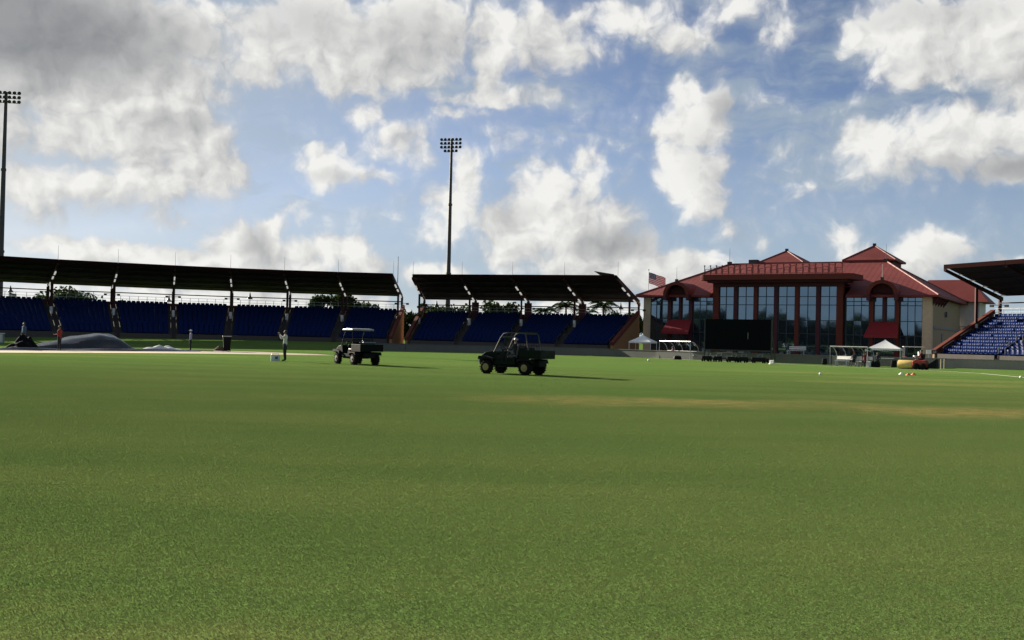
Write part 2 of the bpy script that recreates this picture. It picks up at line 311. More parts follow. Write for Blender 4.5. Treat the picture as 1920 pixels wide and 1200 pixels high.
# low bank in front of the long stand
bk = MB(); inner = [(-75,92),(-62,98),(-49,103.5),(-38,108),(-27,111),(-19,112),(-14.5,112.6)]; outer = [(-69.5,104.5),(-56.5,110),(-45.2,114.2),(-35,118),(-27.5,120.4),(-20.8,121.2),(-15.6,121.6)]
vs = []; fs = []
for (a, b_) in zip(inner, outer):
    for k in range(7):
        t = k/6; vs.append((lerp(a[0], b_[0], t), lerp(a[1], b_[1], t), .72*(t*t*(3-2*t)) + .004))
for i in range(len(inner)-1):
    for k in range(6): q = i*7+k; fs.append((q, q+1, q+8, q+7))
bk.add(vs, fs); struct(bk.build('grass_bank', 'turf', smooth=True))
# the square: clay, bare sandy edge
def sheet(name, pts, m, z, noise=0.0):
    s = MB(); s.add([(p[0]+random.uniform(-noise, noise), p[1]+random.uniform(-noise, noise), z) for p in pts], [tuple(range(len(pts)))]); return struct(s.build(name, m))
near = [(-52,39),(-44,50),(-37,58),(-31.6,64.0),(-26.5,71.0),(-21.8,75.5),(-17,78.2),(-13.4,79.4)]
edge2 = [(-53.5,41),(-45,52),(-38,60.2),(-32.8,66.2),(-27.6,73.2),(-22.6,77.6),(-17.4,79.6),(-13.4,79.5)]
far = [(-64,54),(-50,68),(-43,75),(-36.5,80.5),(-31,85.5),(-25.5,87.5),(-20.5,86.5),(-15.5,83)]
sheet('clay_square', edge2+far[::-1], 'clay', .004)
sheet('sand_edge', near+edge2[::-1], 'straw', .008)
# painted boundary line
ln = [ground(*p) for p in [(1100,667.5),(1180,669.5),(1300,675),(1420,680.5),(1545,686.5),(1660,691),(1757,695.5),(1840,700.5),(1920,708)]] + [Vector((30,52,0)), Vector((27,40,0))]
lm = MB(); vs = []
for i, p in enumerate(ln):
    t = (ln[min(i+1, len(ln)-1)]-ln[max(i-1, 0)]); nrm = Vector((-t.y, t.x, 0)).normalized()*.11; vs += [(p.x-nrm.x, p.y-nrm.y, .012), (p.x+nrm.x, p.y+nrm.y, .012)]
lm.add(vs, [(2*i, 2*i+1, 2*i+3, 2*i+2) for i in range(len(ln)-1)]); struct(lm.build('boundary_line', 'line'))
# paved apron behind the boundary wall
sheet('paved_apron', [(-15,116),(12,108.5),(18,101),(24,95),(28.2,91.6),(37,90.6),(43.5,87.5),(47,80),(75,95),(70,150),(0,170),(-18,150)], 'concrete', .004)

# grass blades near the viewer: one mass of real blades
def grass():
    pts = []; scl = []
    y = 3.2
    while y < 62:
        x = -(.56*y+3)
        while x < .56*y+3:
            pts.append((x, y, .001)); k = max(0.0, min(1.0, (62-y)/56)); scl.append(.02+.98*k**1.9)
            x += 1.0
        y += 1.0
    me = bpy.data.meshes.new('grass'); me.from_pydata(pts, [], [])
    at = me.attributes.new('sc', 'FLOAT', 'POINT'); at.data.foreach_set('value', scl)
    o = bpy.data.objects.new('grass', me); COL.objects.link(o); o['kind'] = 'stuff'; tag(o, 'short mown grass of the cricket field', 'grass')
    t = bpy.data.node_groups.new('grass_nodes', 'GeometryNodeTree')
    t.interface.new_socket('Geometry', in_out='INPUT', socket_type='NodeSocketGeometry'); t.interface.new_socket('Geometry', in_out='OUTPUT', socket_type='NodeSocketGeometry')
    N = t.nodes.new; L = t.links.new
    gi = N('NodeGroupInput'); go = N('NodeGroupOutput')
    gr = N('GeometryNodeMeshGrid'); gr.inputs[0].default_value = 1.0; gr.inputs[1].default_value = 1.0; gr.inputs[2].default_value = 2; gr.inputs[3].default_value = 2
    di = N('GeometryNodeDistributePointsOnFaces'); di.inputs['Density'].default_value = 13000; L(gr.outputs[0], di.inputs[0])
    co = N('GeometryNodeMeshCone', fill_type='NONE') if False else N('GeometryNodeMeshCone'); co.fill_type = 'NONE'
    co.inputs['Vertices'].default_value = 3; co.inputs['Radius Top'].default_value = .0004; co.inputs['Radius Bottom'].default_value = .0017; co.inputs['Depth'].default_value = .0075
    rv = N('FunctionNodeRandomValue'); rv.data_type = 'FLOAT_VECTOR'; rv.inputs[0].default_value = (-.95,-.95,0); rv.inputs[1].default_value = (.95,.95,6.28)
    rs = N('FunctionNodeRandomValue'); rs.data_type = 'FLOAT'; rs.inputs[2].default_value = .45; rs.inputs[3].default_value = 1.15; rs.inputs['Seed'].default_value = 5
    ip = N('GeometryNodeInstanceOnPoints'); L(di.outputs[0], ip.inputs['Points']); L(co.outputs[0], ip.inputs['Instance']); L(rv.outputs[0], ip.inputs['Rotation'])
    L([s for s in rs.outputs if s.enabled][0], ip.inputs['Scale'])
    re = N('GeometryNodeRealizeInstances'); L(ip.outputs[0], re.inputs[0])
    sm = N('GeometryNodeSetMaterial'); sm.inputs['Material'].default_value = M['blade']; L(re.outputs[0], sm.inputs[0])
    ri = N('FunctionNodeRandomValue'); ri.data_type = 'INT'; ri.inputs[4].default_value = 0; ri.inputs[5].default_value = 3; ri.inputs['Seed'].default_value = 9
    rm = N('ShaderNodeMath'); rm.operation = 'MULTIPLY'; L([s for s in ri.outputs if s.enabled][0], rm.inputs[0]); rm.inputs[1].default_value = math.pi/2
    rz = N('ShaderNodeCombineXYZ'); L(rm.outputs[0], rz.inputs[2])
    na = N('GeometryNodeInputNamedAttribute'); na.data_type = 'FLOAT'; na.inputs[0].default_value = 'sc'
    cx = N('ShaderNodeCombineXYZ'); cx.inputs[0].default_value = 1; cx.inputs[1].default_value = 1; L([s for s in na.outputs if s.enabled][0], cx.inputs[2])
    mp = N('GeometryNodeMeshToPoints'); L(gi.outputs[0], mp.inputs[0])
    i2 = N('GeometryNodeInstanceOnPoints'); L(mp.outputs[0], i2.inputs['Points']); L(sm.outputs[0], i2.inputs['Instance']); L(rz.outputs[0], i2.inputs['Rotation']); L(cx.outputs[0], i2.inputs['Scale'])
    L(i2.outputs[0], go.inputs[0])
    md = o.modifiers.new('grass', 'NODES'); md.node_group = t
grass()

# ------------------------------------------------------------------ grandstands
def seat_mb(mb, p, a, b_):        # p tread point, a along the row, b_ outward (towards the back)
    z = Vector((0,0,1)); q = lambda u, v, h: p + a*u + b_*v + z*h
    wd = .245
    mb.hexa([q(-wd,-.22,.38), q(wd,-.22,.38), q(wd,.20,.34), q(-wd,.20,.34)], [q(-wd,-.22,.43), q(wd,-.22,.43), q(wd,.20,.39), q(-wd,.20,.39)])
    vs = []; n = 5
    for th in (0, .035):
        for (h, lean, w_) in ((.36, .20, 1.0), (.66, .26, .97), (.80, .31, .80)):
            for k in range(n):
                f = k/(n-1)*2-1; vs.append(q(f*wd*w_, lean+th-.055*f*f, h))
    fs = []; m_ = 3*n
    for t in (0, m_):
        for r_ in range(2):
            for k in range(n-1): o = t+r_*n+k; fs.append((o, o+1, o+n+1, o+n))
    for k in range(n-1): fs += [(k, k+1, m_+k+1, m_+k), (2*n+k, 2*n+k+1, m_+2*n+k+1, m_+2*n+k)]
    for r_ in range(2):
        for k in (0, n-1): o = r_*n+k; fs.append((o, o+n, m_+o+n, m_+o))
    mb.add(vs, fs)
    mb.hexa([q(-.03,-.05,0), q(.03,-.05,0), q(.03,.18,0), q(-.03,.18,0)], [q(-.03,-.05,.37), q(.03,-.05,.37), q(.03,.18,.36), q(-.03,.18,.36)])
def stand(label, Fs, Rs, zf, zr, rows, d0, d1, z0, z1, pylon=False, single_bays=(), end_walls=(True, True), aisle=.085, rods=True, fit=True):
    base = Vector((sum(f[0] for f in Fs)/len(Fs), sum(f[1] for f in Fs)/len(Fs), 0))
    root = thing('grandstand', label, 'grandstand', base, world=True, group='grandstands round the field')
    Fs = [Vector((f[0], f[1], 0)) for f in Fs]; Rs = [Vector((r_[0], r_[1], 0)) for r_ in Rs]; ds = [(r_-f) for f, r_ in zip(Fs, Rs)]; Ls = [d.length for d in ds]; ds = [d.normalized() for d in ds]
    up = Vector((0,0,1)); nb_ = len(Fs)-1
    def P(i, a, d):
        dr = lerp(ds[i], ds[i+1], a).normalized(); return lerp(Fs[i], Fs[i+1], a) + dr*d
    def roofz(d): return lerp(zf, zr, d/11.5)
    step = (d1-d0)/(rows-1); rise = (z1-z0)/(rows-1)
    for i in range(nb_):
        # roof sheet of one bay, with battens under it
        rp = MB(); c = [P(i,0,-.1), P(i,1,-.1), P(i,1,Ls[i+1]+.1), P(i,0,Ls[i]+.1)]; zz = [zf, zf, zr, zr]
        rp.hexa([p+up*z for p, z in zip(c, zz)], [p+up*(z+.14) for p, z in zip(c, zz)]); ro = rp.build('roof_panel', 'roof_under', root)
        pu = MB()
        for d in (.3, 2.6, 5.0, 7.4, 9.6, 11.2):
            e = P(i,.015,d)+up*(roofz(d)-.09); h = P(i,.985,d)+up*(roofz(d)-.09); pu.bar(e, h, .08, .12)
        pu.build('purlins', 'roof_under', ro)
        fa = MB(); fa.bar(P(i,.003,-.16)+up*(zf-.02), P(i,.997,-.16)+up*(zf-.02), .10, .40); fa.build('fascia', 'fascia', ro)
        # stepped terrace
        te = MB(); pts = []
        for r_ in range(rows):
            dd = d0+step*(r_-.5); z = z0+rise*r_; pts += [(dd, z), (dd+step, z)]
        pts += [(d1+step*.5, -.02), (d0-step*.5, -.02)]
        va = [P(i,0,d)+up*z for d, z in pts]; vb = [P(i,1,d)+up*z for d, z in pts]; n = len(pts)
        te.add(va+vb, [(k, (k+1) % n, n+(k+1) % n, n+k) for k in range(n)]); te.build('terrace', 'terrace', root)
        bwl = MB(); dd = d1+step*.5+.12; bwl.hexa([P(i,.0,dd), P(i,1,dd), P(i,1,dd+.15), P(i,0,dd+.15)], [p+up*(z1+.62) for p in (P(i,.0,dd), P(i,1,dd), P(i,1,dd+.15), P(i,0,dd+.15))]); bwl.build('back_wall', 'maroon', root)
        # rail on the back wall
        rl = MB(); nq = 7
        for q in range(nq+1):
            p = P(i, q/nq, dd+.07); rl.bar(p+up*(z1+.6), p+up*(z1+1.35), .04, .04)
        for h in (1.0, 1.35): rl.bar(P(i,0,dd+.07)+up*(z1+h), P(i,1,dd+.07)+up*(z1+h), .035, .035)
        rl.build('back_rail', 'galv', root)
        # seats
        for r_ in range(rows):
            d = d0+step*r_; z = z0+rise*r_; e = P(i, aisle, d); h = P(i, 1-aisle, d); ln_ = (h-e).length; ns = max(2, int(ln_/.52)); a = (h-e).normalized(); b_ = lerp(ds[i], ds[i+1], .5).normalized()
            if i in single_bays:
                for q in range(ns):
                    so = bpy.data.objects.new('seat', SEAT()); COL.objects.link(so); so.parent = root
                    p = e + a*((q+.5)*ln_/ns) + up*z - base; so.location = p; so.rotation_euler = (random.gauss(0,.02), 0, math.atan2(a.y, a.x)+random.gauss(0,.03))
            else:
                sm = MB()
                for q in range(ns):
                    seat_mb(sm, e + a*((q+.5)*ln_/ns) + up*z, a, b_)
                sm.build('seat_row', 'seat', root)
        fw = MB(); q0, q1 = d0-step*.5-.5, d0-step*.5-.32
        fw.hexa([P(i,.04,q0), P(i,.96,q0), P(i,.96,q1), P(i,.04,q1)], [p+up*(z0+.28) for p in (P(i,.04,q0), P(i,.96,q0), P(i,.96,q1), P(i,.04,q1))]); fw.build('front_wall', 'terrace', root)
    for i, (f, d, L_) in enumerate(zip(Fs, ds, Ls)):
        sd_ = d.cross(up).normalized()
        rf = MB(); o = sd_*.0
        rf.hexa([f+d*.02-sd_*.11+up*(zf-.42), f+d*.02+sd_*.11+up*(zf-.42), f+d*(L_-.1)+sd_*.11+up*(zr-.55), f+d*(L_-.1)-sd_*.11+up*(zr-.55)],
                [f+d*.02-sd_*.11+up*(zf-.18), f+d*.02+sd_*.11+up*(zf-.18), f+d*(L_-.1)+sd_*.11+up*(zr-.18), f+d*(L_-.1)-sd_*.11+up*(zr-.18)])
        rfo = rf.build('rafter', 'steel', root)
        for q, dd in enumerate((2.6, 5.2, 8.3) if fit else ()):
            lt = MB(); lt.bar(f+d*dd+sd_*.0+up*(roofz(dd)-.60), f+d*(dd+1.35)+up*(roofz(dd+1.35)-.62), .16, .11); lt.build('light_fitting', 'lamp_on', rfo)
        dm, dr_ = 6.3, L_-.55
        zs = lambda dd: z0 + rise*max(0, (dd-d0)/step)
        mp = MB(); mp.bar(f+d*dm+up*(zs(dm)-.3), f+d*dm+up*(roofz(dm)-.5), .24, .24); po = mp.build('post', 'steel', root)
        sl = MB(); sl.tube([f+d*dm+up*(zs(dm)+.02), f+d*dm+up*(zs(dm)+.85)], .19, 10); sl.build('post_sleeve', 'white', po)
        rp = MB()
        if pylon and 0 < i < nb_: rp.box(f+d*(dr_-.1)+up*((roofz(dr_)-.5)/2), (.85, .55, roofz(dr_)-.5), rz=math.atan2(-d.x, d.y)); rp.build('pylon', 'maroon', root)
        else: rp.bar(f+d*dr_, f+d*dr_+up*(roofz(dr_)-.5), .26, .26); rp.build('post', 'steel', root)
        # flood lamps on a crosspiece
        lp = MB(); q = f+d*(dr_-.2)+up*(zr-1.0); lp.bar(q-sd_*.75, q+sd_*.75, .06, .06)
        for s_ in (-.75, .75): lp.box(q+sd_*s_-up*.08, (.34,.26,.24), rz=math.atan2(-d.x, d.y))
        lp.build('flood_lamp', 'dark', root)
        if rods:
            rd = MB(); rd.tube([f+d*.4+up*(zf+.1), f+d*.4+up*(zf+1.75)], [.022,.012], 6); rd.build('lightning_rod', 'pole', root)
        # aisle handrail
        for s_ in (-1, 1):
            if (i == 0 and s_ > 0) or (i == nb_ and s_ < 0): pass
            u_ = sd_*(.30*s_)
            for q0 in range(0, rows-3, 4):
                hr = MB(); a_, b_ = d0+step*q0, d0+step*(q0+2.4)
                pa, pb = f+d*a_+u_+up*(zs(a_)+.9), f+d*b_+u_+up*(zs(b_)+.9)
                hr.bar(pa, pb, .05, .05); hr.bar(pa-up*.88, pa, .045, .045); hr.bar(pb-up*.88, pb, .045, .045)
                hr.build('handrail', 'pole', root)
    # rear tie beam
    for i in range(nb_):
        tb = MB(); tb.bar(P(i,0,Ls[i]-.7)+up*(zr-.8), P(i,1,Ls[i+1]-.7)+up*(zr-.8), .09, .12); tb.build('tie_beam', 'steel', root)
    for e, on in zip((0, nb_), end_walls):
        if not on: continue
        f, d, L_ = Fs[e], ds[e], Ls[e]; sd_ = d.cross(up).normalized(); out = -1 if e == 0 else 1
        t_ = (Fs[1]-Fs[0]).normalized()*-1 if e == 0 else (Fs[-1]-Fs[-2]).normalized()
        th = t_*.28; f = f + t_*.06
        pts = [(d0-.9, 0), (d1+.55, 0), (d1+.55, z1+1.0), (d0-.9, z0+.35)]
        ew = MB(); ew.prism([f+d*a+up*z for a, z in pts], th); wl = ew.build('end_wall', 'ochre', root)
        cp = MB(); cp.bar(f+th*.5+d*(d0-.95)+up*(z0+.42), f+th*.5+d*(d1+.6)+up*(z1+1.07), .40, .40); cp.build('coping', 'brick', wl)
    return root
_seat = []
def SEAT():
    if not _seat:
        mb = MB(); seat_mb(mb, Vector((0,0,0)), Vector((1,0,0)), Vector((0,1,0))); me = bpy.data.meshes.new('seat'); me.from_pydata(mb.v, [], mb.f); me.materials.append(M['seat']); me.polygons.foreach_set('use_smooth', [True]*len(me.polygons))
        bm = bmesh.new(); bm.from_mesh(me); bmesh.ops.recalc_face_normals(bm, faces=bm.faces); bm.to_mesh(me); bm.free(); _seat.append(me)
    return _seat[0]
F1 = [(-62.2,103.6),(-55.5,109.0),(-49.6,113.3),(-44.2,116.3),(-38.7,119.0),(-33.0,121.3),(-27.1,123.0),(-20.9,124.0),(-14.4,124.6)]
R1 = [(-69.4,112.6),(-61.8,118.6),(-55.2,123.4),(-48.9,126.8),(-42.4,129.9),(-35.7,132.5),(-28.7,134.4),(-21.6,135.5),(-14.4,136.1)]
st1 = stand('long curved blue-seated grandstand with dark roof at the left behind the tarpaulin', F1, R1, 8.9, 6.88, 14, -1.6, 10.3, .95, 4.35, end_walls=(False, True))
def interp(a, b, n): return [tuple(lerp(Vector(a), Vector(b), k/n)) for k in range(n+1)]
st2 = stand('short blue-seated grandstand with thick maroon pylons between floodlight and flagpole', interp((-12.1,125.2),(11.8,117.9),4), interp((-11.5,136.7),(15.8,128.9),4), 8.9, 6.55, 13, -1.6, 9.6, .85, 4.1, pylon=True)
f3 = Vector((40.7,98.0)); f3b = Vector((44.15,89.6)); dF = (f3b-f3)
st3 = stand('sunlit blue-seated grandstand cut off by the right edge, beside the red pavilion', [tuple(f3+dF*(k*.78)) for k in range(4)], [tuple(f3+dF*(k*.78)+Vector((9.1,7.6))) for k in range(4)], 9.35, 7.15, 13, -.6, 9.6, .85, 4.4, single_bays=(0,), aisle=.02, rods=False, fit=False)
fl = MB(); a = Vector((9.9,118.6,9.15)); fl.hexa([a, a+Vector((1.6,-.4,-.1)), a+Vector((1.6,.2,-.1)), a+Vector((0,.6,0))], [p+Vector((0,0,.08)) for p in (a+Vector((-.6,.2,.32)), a+Vector((1.6,-.4,-.02)), a+Vector((1.6,.2,-.02)), a+Vector((-.6,.8,.32)))]); fl.build('loose_roof_sheet', 'roof_under', st2)
sg = MB(); sg.tube([(-13.9,125.4,8.0),(-13.9,125.4,11.2)], [.045,.03], 8); sg.build('roof_mast', 'pole', st1)

# ------------------------------------------------------------------ boundary wall (panels with piers)
wl = [ground(*p) for p in [(690,656),(760,658),(860,660.3),(960,663),(1060,666),(1160,669),(1230,671.7),(1300,674.5),(1375,677.3),(1450,680),(1505,682),(1560,684),(1660,686.5),(1760,689),(1840,691.5),(1920,694),(2010,697)]]
bw = thing('boundary_wall', 'low grey concrete wall running round the field in front of the pavilion', 'wall', wl[0], world=True)
for a, b_ in zip(wl[:-1], wl[1:]):
    n = max(1, round((b_-a).length/2.4))
    for k in range(n):
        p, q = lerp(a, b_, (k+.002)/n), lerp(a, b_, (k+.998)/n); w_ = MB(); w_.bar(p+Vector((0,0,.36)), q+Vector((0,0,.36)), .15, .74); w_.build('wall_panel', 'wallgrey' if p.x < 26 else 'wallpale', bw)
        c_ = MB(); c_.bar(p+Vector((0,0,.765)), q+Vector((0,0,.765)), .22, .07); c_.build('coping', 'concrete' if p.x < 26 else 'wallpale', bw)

# ------------------------------------------------------------------ pavilion
PO = Vector((16.21,128,0)); PA = math.atan2(-.5195,.8545); LEN = 33.27
pav = thing('pavilion', 'large red-roofed pavilion with tall dark mirrored windows and maroon columns', 'building', PO, PA)
def part(name, m, mb, par=None, **k): return mb.build(name, m, par or pav, **k)
def pbox(name, m, x0, x1, y0, y1, z0, z1, par=None, **k):
    mb = MB(); mb.box(((x0+x1)/2,(y0+y1)/2,(z0+z1)/2),(x1-x0,y1-y0,z1-z0)); return part(name, m, mb, par, **k)
DEP = 20
pbox('side_wall', 'beige', LEN-.35, LEN, .9, DEP, 0, 7.3); pbox('side_wall', 'beige', 0, .35, .9, DEP, 0, 7.3); pbox('back_wall', 'beige', .35, LEN-.35, DEP-.35, DEP, 0, 7.3)
for x0, x1 in ((-.02, .9), (LEN-.9, LEN+.02)): pbox('corner_pier', 'cream', x0, x1, -.06, .9, 0, 7.28)
pbox('string_course', 'band', LEN+.0, LEN+.09, 1.0, DEP-.1, 3.75, 4.0)
pbox('upper_core', 'maroon', 9.4, 23.7, .45, 4, 0, 9.0)
pbox('floor_core', 'dark', .9, LEN-.9, .5, 1.2, 0, 7.2)
# window: dark frame > panes
def window(x0, x1, z0, z1, cols, rows, y=0.0, depth=.16):
    fr = MB(); t = .055
    xs = [lerp(x0, x1, k/cols) for k in range(cols+1)]; zs = rows
    for x in xs: fr.box((x, y+depth/2, (z0+z1)/2), (t, depth, z1-z0))
    for z in zs: fr.box(((x0+x1)/2, y+depth/2+.004, z), (x1-x0, depth-.02, t*1.4))
    f = part('window', 'mullion', fr)
    for k in range(cols):
        for j in range(len(zs)-1):
            a, b_, c, d = xs[k]+t/2-.01, xs[k+1]-t/2+.01, zs[j]+.04, zs[j+1]-.04
            if b_-a < .1 or d-c < .1: continue
            ti = random.uniform(-.0035, .0035); tj = random.uniform(-.003, .003); pm = MB()
            yy = y+depth*.55; pm.hexa([(a,yy-ti-tj,c),(b_,yy+ti-tj,c),(b_,yy+ti-tj+.02,c),(a,yy-ti-tj+.02,c)], [(a,yy-ti+tj,d),(b_,yy+ti+tj,d),(b_,yy+ti+tj+.02,d),(a,yy-ti+tj+.02,d)]); part('pane', 'glass', pm, f)
colx = [9.3+2.4*k for k in range(7)]
for i, x in enumerate(colx):
    wd = .36 if i in (0, 6) else .23
    pbox('column', ('brick' if i % 2 == 0 else 'maroon'), x-wd, x+wd, -.20, .5, 0, 8.75)
for a, b_ in zip(colx[:-1], colx[1:]): window(a+.24, b_-.24, .1, 8.3, 2, [.1, 1.3, 2.95, 4.45, 6.2, 7.15, 8.3])
pbox('lintel', 'maroon', 9.0, 24.1, -.40, .45, 8.3, 8.9)
def wing(s0, mirror):
    X = (lambda v: LEN-v) if mirror else (lambda v: v)
    def wn(a, b_, *k): a, b_ = X(a), X(b_); window(min(a, b_), max(a, b_), *k)
    wn(.92, 3.15, .1, 7.05, 3, [.1, 2.9, 4.45, 6.15, 6.6, 7.05])
    wn(6.45, 8.9, .1, 7.05, 3, [.1, 2.9, 4.45, 6.15, 6.6, 7.05])
    for c in (3.45, 6.15): pbox('column', 'maroon' if not mirror else 'brick', X(c)-.22, X(c)+.22, -.2, .5, 0, 7.15)
    pbox('column', 'maroon', X(4.8)-.16, X(4.8)+.16, -.16, .4, 4.3, 7.15)
    wn(3.74, 4.58, 4.4, 7.05, 1, [4.4, 6.15, 7.05]); wn(5.02, 5.86, 4.4, 7.05, 1, [4.4, 6.15, 7.05])
    wn(3.74, 5.86, .05, 2.9, 2, [.05, 2.3, 2.9])
    # awning
    a = MB(); x0, x1 = X(4.8)-1.75, X(4.8)+1.75; xi0, xi1 = X(4.8)-1.45, X(4.8)+1.45
    a.hexa([(x0,-1.75,2.82),(x1,-1.75,2.82),(xi1,-.1,4.25),(xi0,-.1,4.25)], [(x0,-1.75,2.90),(x1,-1.75,2.90),(xi1,-.1,4.36),(xi0,-.1,4.36)])
    aw = part('awning', 'awning', a)
    v_ = MB(); v_.box(((x0+x1)/2,-1.76,2.72),(x1-x0,.04,.22)); part('valance', 'awning', v_, aw)
    for xx in (x0+.06, x1-.06): q = MB(); q.bar((xx,-1.7,2.8),(xx,-.1,2.8),.06); part('awning_arm', 'steel', q, aw)
    # arched dormer: barrel roof, arch ring, recessed lunette
    cx, r0, zc = X(4.8), 1.45, 7.35
    br = MB(); n = 16; vs = []
    for y in (-1.55, 6.0):
        for k in range(n+1):
            an = math.pi*k/n; vs.append((cx-math.cos(an)*r0*1.12, y, zc+math.sin(an)*(r0*1.05)))
        for k in range(n+1):
            an = math.pi*k/n; vs.append((cx-math.cos(an)*r0*1.02, y, zc+math.sin(an)*(r0*.96)))
    m_ = n+1
    fs = []
    for k in range(n):
        fs += [(k,k+1,2*m_+k+1,2*m_+k),(m_+k,m_+k+1,3*m_+k+1,3*m_+k),(k,k+1,m_+k+1,m_+k)]
    br.add(vs, fs); dr = part('dormer', 'redroof', br, smooth=True)
    ar = MB(); vs = []; fs = []
    for y in (-1.63, -1.25):
        for rr in (1.0, .76):
            for k in range(n+1):
                an = math.pi*k/n; vs.append((cx-math.cos(an)*r0*rr*1.13, y, zc-.02+math.sin(an)*r0*rr*1.06))
    for k in range(n):
        fs += [(k,k+1,m_+k+1,m_+k),(2*m_+k,2*m_+k+1,3*m_+k+1,3*m_+k),(k,k+1,2*m_+k+1,2*m_+k),(m_+k,m_+k+1,3*m_+k+1,3*m_+k)]
    ar.add(vs, fs); part('arch', 'brick', ar, dr, smooth=True)
    lu = MB(); lu.prism([(cx-math.cos(math.pi*k/n)*r0*.98, -.2, zc-.1+math.sin(math.pi*k/n)*r0*.9) for k in range(n+1)], (0,.12,0)); part('lunette', 'maroon', lu, dr)
    for sx in (-1, 1): q = MB(); q.box((cx+sx*r0*.99,-.9,zc-.35),(.34,1.4,.7)); part('corbel', 'maroon', q, dr)
    fi = MB(); fi.box((cx,-1.4,zc+r0*1.06+.14),(.3,.3,.3)); part('finial', 'dark', fi, dr)
    lr = MB(); lr.tube([(cx,-1.4,zc+r0*1.06+.2),(cx,-1.4,zc+r0*1.06+1.7)], [.03,.015], 6); part('lightning_rod', 'galv', lr, dr)
wing(0, False); wing(0, True)
# main hipped roof
e0, e1, ye, yb, ze = -.75, LEN+.85, -.85, DEP+.8, 7.28
rx0, rx1, ry, rz_ = 7.3, 26.6, 10.0, 11.75
rf = MB(); E_ = [(e0,ye,ze),(e1,ye,ze),(e1,yb,ze),(e0,yb,ze)]; rA, rB = (rx0,ry,rz_), (rx1,ry,rz_)
rf.add(E_+[rA, rB], [(1,2,5),(2,3,4,5),(3,0,4)])
sz = lambda y: lerp(ze, rz_, (y-ye)/(ry-ye)); ca, cb, cy = 8.8, 24.5, 1.55
rf.add([(e0,ye,ze),(ca,ye,ze),(ca,ry,rz_),(rx0,ry,rz_)], [(0,1,2,3)]); rf.add([(e1,ye,ze),(cb,ye,ze),(cb,ry,rz_),(rx1,ry,rz_)], [(0,1,2,3)]); rf.add([(ca,cy,sz(cy)),(cb,cy,sz(cy)),(cb,ry,rz_),(ca,ry,rz_)], [(0,1,2,3)])
for x0, x1 in ((e0,ca),(cb,e1)):
    rf.add([(x0,ye,ze-.22),(x1,ye,ze-.22),(x1,ye,ze),(x0,ye,ze)], [(0,1,2,3)]); rf.add([(x0,ye,ze-.22),(x1,ye,ze-.22),(x1,1.0,ze-.22),(x0,1.0,ze-.22)], [(0,1,2,3)])
for x in (ca, cb): rf.add([(x,ye,ze-.22),(x,ye,ze),(x,1.6,sz(1.6)),(x,1.6,ze-.22)], [(0,1,2,3)])
rf.add([(e1,ye,ze-.22),(e1,yb,ze-.22),(e1,yb,ze),(e1,ye,ze)], [(0,1,2,3)]); rf.add([(LEN-.3,ye,ze-.22),(e1,ye,ze-.22),(e1,yb,ze-.22),(LEN-.3,yb,ze-.22)], [(0,1,2,3)]); rf.add([(e0,ye,ze-.22),(e0,yb,ze-.22),(e0,yb,ze),(e0,ye,ze)], [(0,1,2,3)])
roof = part('roof', 'redroof', rf)
hc = MB()
for a, b_ in ((E_[0],rA),(E_[1],rB),(E_[2],rB),(E_[3],rA),(rA,rB)): hc.tube([Vector(a)+Vector((0,0,.02)),Vector(b_)+Vector((0,0,.02))], .10, 6)
part('ridge_cap', 'hipcap', hc, roof)
se = MB()
s_ = e0+.6
while s_ < e1:                                     # standing seams on the front slope
    t = min(1, (s_-e0)/(rx0-e0), (e1-s_)/(e1-rx1)); t = max(.02, min(1, t)); yl = cy+.02 if ca < s_ < cb else ye+.01; se.bar((s_,yl,sz(yl)+.004),(s_,lerp(ye,ry,t),lerp(ze,rz_,t)+.002), .03, .008); s_ += .61
t_ = ye+.6
while t_ < yb:                                     # and on the right slope
    t = max(.02, min(1, (t_-ye)/(ry-ye), (yb-t_)/(yb-ry))); se.bar((e1-.01,t_,ze+.004),(lerp(e1,rx1,t),t_,lerp(ze,rz_,t)+.002), .03, .008); t_ += .61
part('roof_seams', 'redroof', se, roof, kind='stuff')
for (x, y) in ((rx0,ry),(rx1-.1,ry)):
    q = MB(); q.box((x,y,rz_+.15),(.5,.4,.34)); part('roof_cap_block', 'dark', q, roof); q = MB(); q.tube([(x,y,rz_+.2),(x,y,rz_+2.1)],[.03,.015],6); part('lightning_rod', 'pole', q, roof)
def cupola(cx, cy, zb, zt, h):
    q = MB(); q.box((cx,cy,zb-.8),(h*1.7,h*1.7,1.5)); part('cupola_drum', 'maroon', q, roof)
    q = MB(); b_ = [(cx-h,cy-h,zb),(cx+h,cy-h,zb),(cx+h,cy+h,zb),(cx-h,cy+h,zb)]; q.add(b_+[(cx,cy,zt)], [(0,1,4),(1,2,4),(2,3,4),(3,0,4),(0,1,2,3)])
    q.add([(p[0],p[1],p[2]-.16) for p in b_]+b_, [(0,1,2,3),(0,1,5,4),(1,2,6,5),(2,3,7,6),(3,0,4,7)]); part('cupola_roof', 'redroof', q, roof)
    q = MB()
    for p in b_: q.tube([p,(cx,cy,zt+.02)], .07, 6)
    part('cupola_ridge', 'hipcap', q, roof); q = MB(); q.box((cx,cy,zt+.1),(.34,.34,.34)); part('finial', 'dark', q, roof)
cupola(13.6, 13.5, 11.95, 13.62, 2.9); cupola(24.5, 13, 12.0, 13.95, 3.1)
q = MB(); q.box((10.3,10.6,11.95),(1.1,1,.7)); part('roof_vent', 'dark', q, roof)
